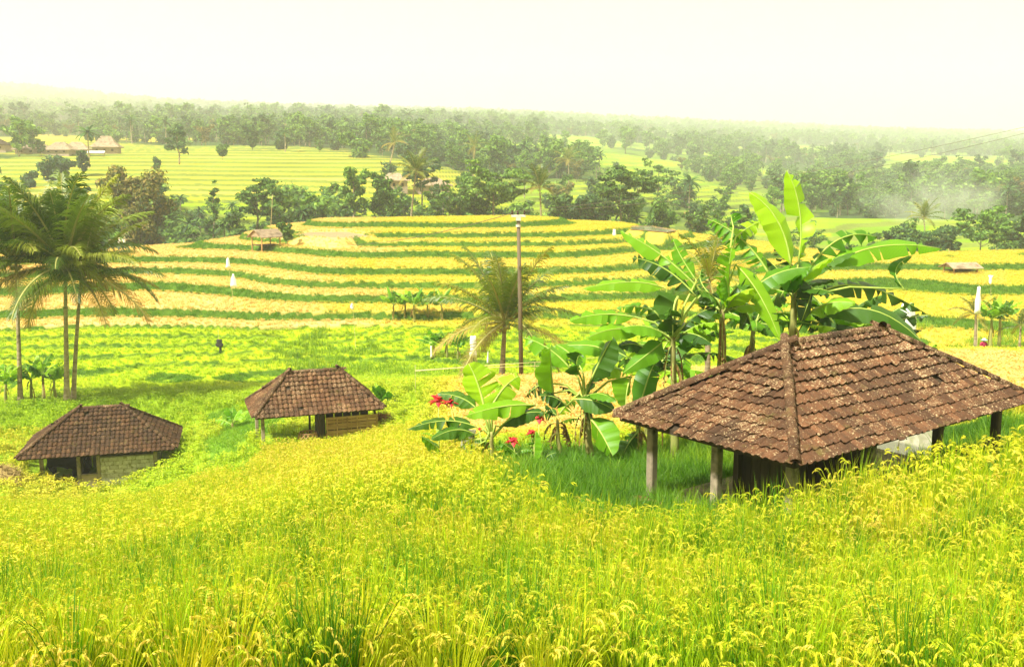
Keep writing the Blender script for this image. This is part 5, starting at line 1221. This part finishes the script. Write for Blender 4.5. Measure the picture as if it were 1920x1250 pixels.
for k, (x0, x1, z) in enumerate(((-.75, .75, .30), (-.8, .55, .12))):
    a = hut_pt(LEFT, LBASE, LXS[0] + x0, -LIY - .12 - .12 * k, z); c = hut_pt(LEFT, LBASE, LXS[0] + x1, -LIY - .02, z + .75); loose(('upper', 'lower')[k] + ' bamboo pole leaning at the open end of the block-walled hut', a, c, .04)

# ------------------------------------------------------------------ people
def colmat(name, c): M[name] = solid(name, tuple(v * .85 for v in c), c, 14, .85, .1); return M[name]
colmat('white_shirt', (.72, .69, .66)); colmat('black_trousers', (.02, .02, .022)); colmat('maroon_shirt', (.34, .02, .07)); colmat('blue_hat', (.36, .58, .66)); colmat('tan_hat', (.72, .62, .36)); colmat('grey_trousers', (.35, .33, .35))
def person(label, loc, rz, H, shirt, trousers, hat, arms, seed=0):
    """one skinned figure; shirt, trousers and hat are children"""
    s = H / 1.65; h = empty('person', loc, rz, label, 'person')
    V = [(0, 0, .90), (0, 0, 1.15), (0, 0, 1.34), (0, 0, 1.42), (0, -.02, 1.54), (.10, 0, .86), (.11, -.02, .48), (.11, .02, .08), (.11, -.12, .03), (-.10, 0, .86), (-.11, .03, .48), (-.11, .05, .08), (-.11, -.08, .03), (.18, 0, 1.34), (-.18, 0, 1.34)]
    E = [(0, 1), (1, 2), (2, 3), (3, 4), (0, 5), (5, 6), (6, 7), (7, 8), (0, 9), (9, 10), (10, 11), (11, 12), (2, 13), (2, 14)]; R_ = [.13, .12, .12, .055, .095, .085, .06, .042, .035, .085, .06, .042, .035, .06, .06]
    for sg, base in ((1, 13), (-1, 14)):
        el, ha = arms[0 if sg > 0 else 1]; i = len(V); V += [(sg * el[0], el[1], el[2]), (sg * ha[0], ha[1], ha[2]), (sg * ha[0] * 1.0, ha[1] - .05, ha[2] - .05)]; E += [(base, i), (i, i + 1), (i + 1, i + 2)]; R_ += [.045, .034, .03]
    V = [tuple(c * s for c in v) for v in V]; R_ = [r * s for r in R_]; skin_body('body', V, E, R_, 0, M['skin'], h)
    tv = [(0, 0, .84), (0, 0, 1.0), (0, 0, 1.2), (0, 0, 1.36), (.2, 0, 1.35), (-.2, 0, 1.35)]; te = [(0, 1), (1, 2), (2, 3), (3, 4), (3, 5)]; tr_ = [(.17, .14), (.165, .135), (.165, .135), (.12, .10), .075, .075]
    for sg, base in ((1, 4), (-1, 5)):
        el, ha = arms[0 if sg > 0 else 1]; i = len(tv); tv.append((sg * el[0], el[1], el[2])); te.append((base, i)); tr_.append(.06)
    skin_body('shirt', [tuple(c * s for c in v) for v in tv], te, [tuple(q * s for q in r) if hasattr(r, '__len__') else r * s for r in tr_], 1, M[shirt], h)
    lv = [(0, 0, .92), (.10, 0, .84), (.11, -.01, .46), (.11, .02, .14), (-.10, 0, .84), (-.11, .02, .46), (-.11, .04, .14)]; skin_body('trousers', [tuple(c * s for c in v) for v in lv], [(0, 1), (1, 2), (2, 3), (0, 4), (4, 5), (5, 6)], [q * s for q in (.145, .105, .08, .065, .105, .08, .065)], 0, M[trousers], h)
    mb = MB(); mb.tube([(0, -.02 * s, (1.54 + z) * s) for z in (.0, .015, .02, .09, .13)], [.20 * s, .20 * s, .13 * s, .10 * s, .03 * s], 14); mb.build('hat', M[hat], h, True)
    return h
A_dn = ((.26, .0, 1.10), (.27, -.06, .86)); A_up = ((.30, -.08, 1.22), (.24, -.22, 1.36)); A_fw = ((.26, -.06, 1.10), (.22, -.28, 1.05))
def standing(px, py_feet, d): b = on(px, d); return b
person('person in a white shirt on the left crest, nearer the left edge', on(236, hit(236, 468)), 2.6, 1.6, 'white_shirt', 'grey_trousers', 'tan_hat', (A_dn, A_fw))
person('person in white shirt, black trousers and pale hat shouldering a pole', on(246, hit(246, 468)), .4, 1.72, 'white_shirt', 'black_trousers', 'tan_hat', (A_up, A_dn))
_b = on(243, hit(243, 468)); loose('long carrying pole on the shoulder of the person on the crest', _b + Vector((-1.9, -.1, 1.32)), _b + Vector((1.7, .1, 1.5)), .025)
p = on(1843, 59); person('person in a maroon shirt and pale blue hat at the right field edge', p + Vector((0, 0, -.40)), .3, 1.55, 'maroon_shirt', 'black_trousers', 'blue_hat', (A_dn, A_dn))

# ------------------------------------------------------------------ far sheds, houses and flooded paddies
M['pink'] = solid('pink_roof', (.50, .30, .24), (.62, .40, .33), 1, .9, .1); M['bluegrey'] = solid('bluegrey_roof', (.25, .29, .36), (.33, .37, .45), 1, .7, .1); M['mud'] = solid('mud', (.20, .13, .07), (.32, .22, .12), 3, .95, .5)
M['water'], n, out = newmat('flooded_paddy'); bs = N(n, 'ShaderNodeBsdfPrincipled'); bs.inputs['Base Color'].default_value = (.30, .27, .20, 1); bs.inputs['Roughness'].default_value = .06; bs.inputs['Specular IOR Level'].default_value = .9; n.links.new(bs.outputs[0], out.inputs[0])
def gable_shed(label, px, d, py_base, L, Wd, he, rise, yaw, roofm, cat='shed', name='field_shed', open_=True):
    b = on(px, d); h = empty(name, b, yaw, label, cat)
    for x in (-L / 2 + .2, L / 2 - .2):
        for y in (-Wd / 2 + .2, Wd / 2 - .2): post(h, x, y, -.5, he + (.1), .13, M['timber_tan'])
    for sg in (-1, 1):
        mb = MB(); a = [(-L / 2 - .25, sg * (Wd / 2 + .35), he - .18), (L / 2 + .25, sg * (Wd / 2 + .35), he - .18), (L / 2 + .25, 0, he + rise), (-L / 2 - .25, 0, he + rise)]
        lo = [mb.vert(p) for p in a]; up = [mb.vert((x, y, z + .07)) for x, y, z in a]; mb.face(up if sg < 0 else up[::-1]); mb.face(lo[::-1] if sg < 0 else lo)
        for k in range(4): mb.face((lo[k], lo[(k + 1) % 4], up[(k + 1) % 4], up[k]))
        mb.build('roof_slope', M[roofm], h)
    for x in (-L / 2, L / 2):
        mb = MB(); mb.poly([(x, -Wd / 2, he - .05), (x, Wd / 2, he - .05), (x, 0, he + rise - .05)]); mb.poly([(x - .03, -Wd / 2, he - .05), (x - .03, 0, he + rise - .05), (x - .03, Wd / 2, he - .05)]); mb.build('gable', M['thatch'], h)
    bx(h, 'floor', (0, 0, .35 if open_ else .1), (L - .3, Wd - .3, .08), M['timber'])
    if not open_: bx(h, 'wall', (0, 0, he / 2), (L - .3, Wd - .3, he), M['plaster'])
    return h
gable_shed('small open field shed with pale thatched roof on the crest terraces', 507, hit(507, 462), 462, 3.3, 2.4, 1.5, .8, .9, 'thatch')
gable_shed('pale low shed roof on the terraces at the far right', 1790, hit(1790, 512), 510, 3.4, 2.4, .8, .4, .15, 'thatch')
def hip_house(label, px, d, L, Wd, he, rise, yaw, roofm='thatch', wall='plaster', nwin=3, group=None, cat='house', name='thatched_house'):
    d = float(U(d)); b = on(px, d); h = empty(name, b, yaw, label, cat, group); hl, hw, rl = L / 2, Wd / 2, L * .16; mb = MB(); w_ = MB(); w_.box((0, 0, he / 2 - .5), (L * .82, Wd * .78, he + 1)); wall_o = w_.build('wall', M[wall], h)
    rings = [[mb.vert((sx * hl, sy * hw, he - .1)) for sx, sy in ((-1, -1), (1, -1), (1, 1), (-1, 1))], [mb.vert((sx * hl, sy * hw, he + .12)) for sx, sy in ((-1, -1), (1, -1), (1, 1), (-1, 1))],
             [mb.vert((sx * (hl * .5 + rl * .5), sy * hw * .5, he + rise * .42)) for sx, sy in ((-1, -1), (1, -1), (1, 1), (-1, 1))], [mb.vert((sx * rl, sy * .12, he + rise)) for sx, sy in ((-1, -1), (1, -1), (1, 1), (-1, 1))]]
    for k in range(3):
        for j in range(4): mb.face((rings[k][j], rings[k][(j + 1) % 4], rings[k + 1][(j + 1) % 4], rings[k + 1][j]))
    mb.face(rings[-1]); mb.face(rings[0][::-1]); mb.build('roof', M[roofm], h)
    for k in range(nwin):
        x = (-.5 + (k + .5) / nwin) * L * .78; f = bx(h, 'window', (x, -Wd * .39 - .02, he * .55), (L * .09, .08, he * .4), M['timber_tan']); bx(f, 'pane', (x, -Wd * .39 - .065, he * .55), (L * .07, .02, he * .34), M['dark'])
    return h
hip_house('leftmost dark roof cut by the left picture edge on the plateau', 18, 358, 13, 8, 2.2, 2.4, .1, 'tile_b')
hip_house('wide thatched roof second from the left on the plateau', 92, 352, 13, 8, 1.3, 3.3, .1)
hip_house('low thatched roof in the middle of the plateau village', 140, 348, 11, 7, 1.3, 2.8, -.1)
hip_house('low thatched roof right of the middle of the plateau village', 170, 354, 10, 7, 1.3, 2.9000000000000004, .2)
hip_house('tall steep pale thatched roof at the right end of the village', 224, 352, 10, 8, 2.2, 4.0, .15)
gable_shed('small flat white roof shed below the steep thatched roof', 205, 335, 290, 5, 3, 1.4, .5, .2, 'cloth')
hip_house('left half of the long pale roof behind the crest trees', 745, 262, 8.5, 6, 2.4, 2.0, .1)
hip_house('right half of the long pale roof behind the crest trees', 815, 266, 11, 6, 2.4, 2.0, .05)
hip_house('pink-roofed two-storey house high on the misty slope', 404, 640, 15, 9, 5.0, 3.4, .05, 'pink', 'plaster', 5)
hip_house('smaller pink-roofed house below the two-storey one', 385, 520, 12, 7, 2.6, 2.4, .1, 'pink', 'plaster', 4)
hip_house('blue-grey roofed house in the far woods above the rounded tree', 632, 600, 13, 8, 2.6, 1.8, .05, 'bluegrey', 'plaster', 3)
hip_house('small pink house right of the blue-grey roof in the far woods', 656, 606, 10, 7, 3.0, 2.4, .2, 'pink', 'plaster', 3)
hip_house('grey-brown house between the two dark trees on the far slope', 515, 470, 12, 7, 2.8, 2.2, .1, 'tile_b', 'plaster', 3)
hip_house('small pale house in trees above the misty clearing', 978, 510, 9, 6, 2.6, 2.0, .1, 'pink', 'plaster', 3)
def sheet_water(name, label, P, dz):
    z = [zl for P_, zl in PONDS if P_ is P][0]; mb = MB(); mb.poly([(x, y, z) for x, y in P]); o = mb.build(name, M['water']); tag(o, label, kind='structure')
    # low mud bund round it
    for k in range(len(P)):
        a, b_ = Vector((*P[k], z)), Vector((*P[(k + 1) % len(P)], z)); m2 = MB(); m2.tube([a, a.lerp(b_, .5) + Vector((0, 0, .03)), b_], .05, 6); m2.build('bund', M['mud'], o, True)
sheet_water('flooded_paddy', 'flooded paddy reflecting the white sky on the right of the hill', P_pond, .10)
sheet_water('flooded_paddy', 'flooded paddy reflecting the white sky behind the near hut', P_pond2, .25)

def smoke():
    c = at(1745, 385, 300); mb = MB(); rings = []
    for k in range(9):
        t = k / 8; r = math.sin(math.pi * min(.97, max(.03, t)))
        rings.append([mb.vert((math.cos(a) * 26 * r + 10 * (t - .3), math.sin(a) * 14 * r, -9 + 26 * t)) for a in np.linspace(0, 6.283, 16, endpoint=False)])
    for k in range(8):
        for j in range(16): mb.face((rings[k][j], rings[k][(j + 1) % 16], rings[k + 1][(j + 1) % 16], rings[k + 1][j]))
    mb.face(rings[0][::-1]); mb.face(rings[-1]); o = mb.build('smoke', []); o.location = c; tag(o, 'thin white smoke drifting over the field at the right', kind='stuff')
    m = bpy.data.materials.new('smoke_air'); m.use_nodes = True; n = m.node_tree; n.nodes.clear(); out_ = n.nodes.new('ShaderNodeOutputMaterial')
    v = n.nodes.new('ShaderNodeVolumePrincipled'); v.inputs['Color'].default_value = (.97, .98, 1, 1)
    tc = n.nodes.new('ShaderNodeTexCoord'); mp = n.nodes.new('ShaderNodeMapping'); mp.inputs['Scale'].default_value = (.038, .07, .08); n.links.new(tc.outputs['Object'], mp.inputs[0])
    ln = n.nodes.new('ShaderNodeVectorMath'); ln.operation = 'LENGTH'; n.links.new(mp.outputs[0], ln.inputs[0])
    f = mathn(n, 'SUBTRACT', 1.0, ln.outputs['Value'], True); nz = noise(n, .09, 3, tc.outputs['Object']); nz = mathn(n, 'SUBTRACT', nz, .38, True)
    d = mathn(n, 'MULTIPLY', mathn(n, 'MULTIPLY', f, nz), .22); n.links.new(d, v.inputs['Density']); n.links.new(v.outputs[0], out_.inputs['Volume']); o.data.materials.clear(); o.data.materials.append(m)
smoke()
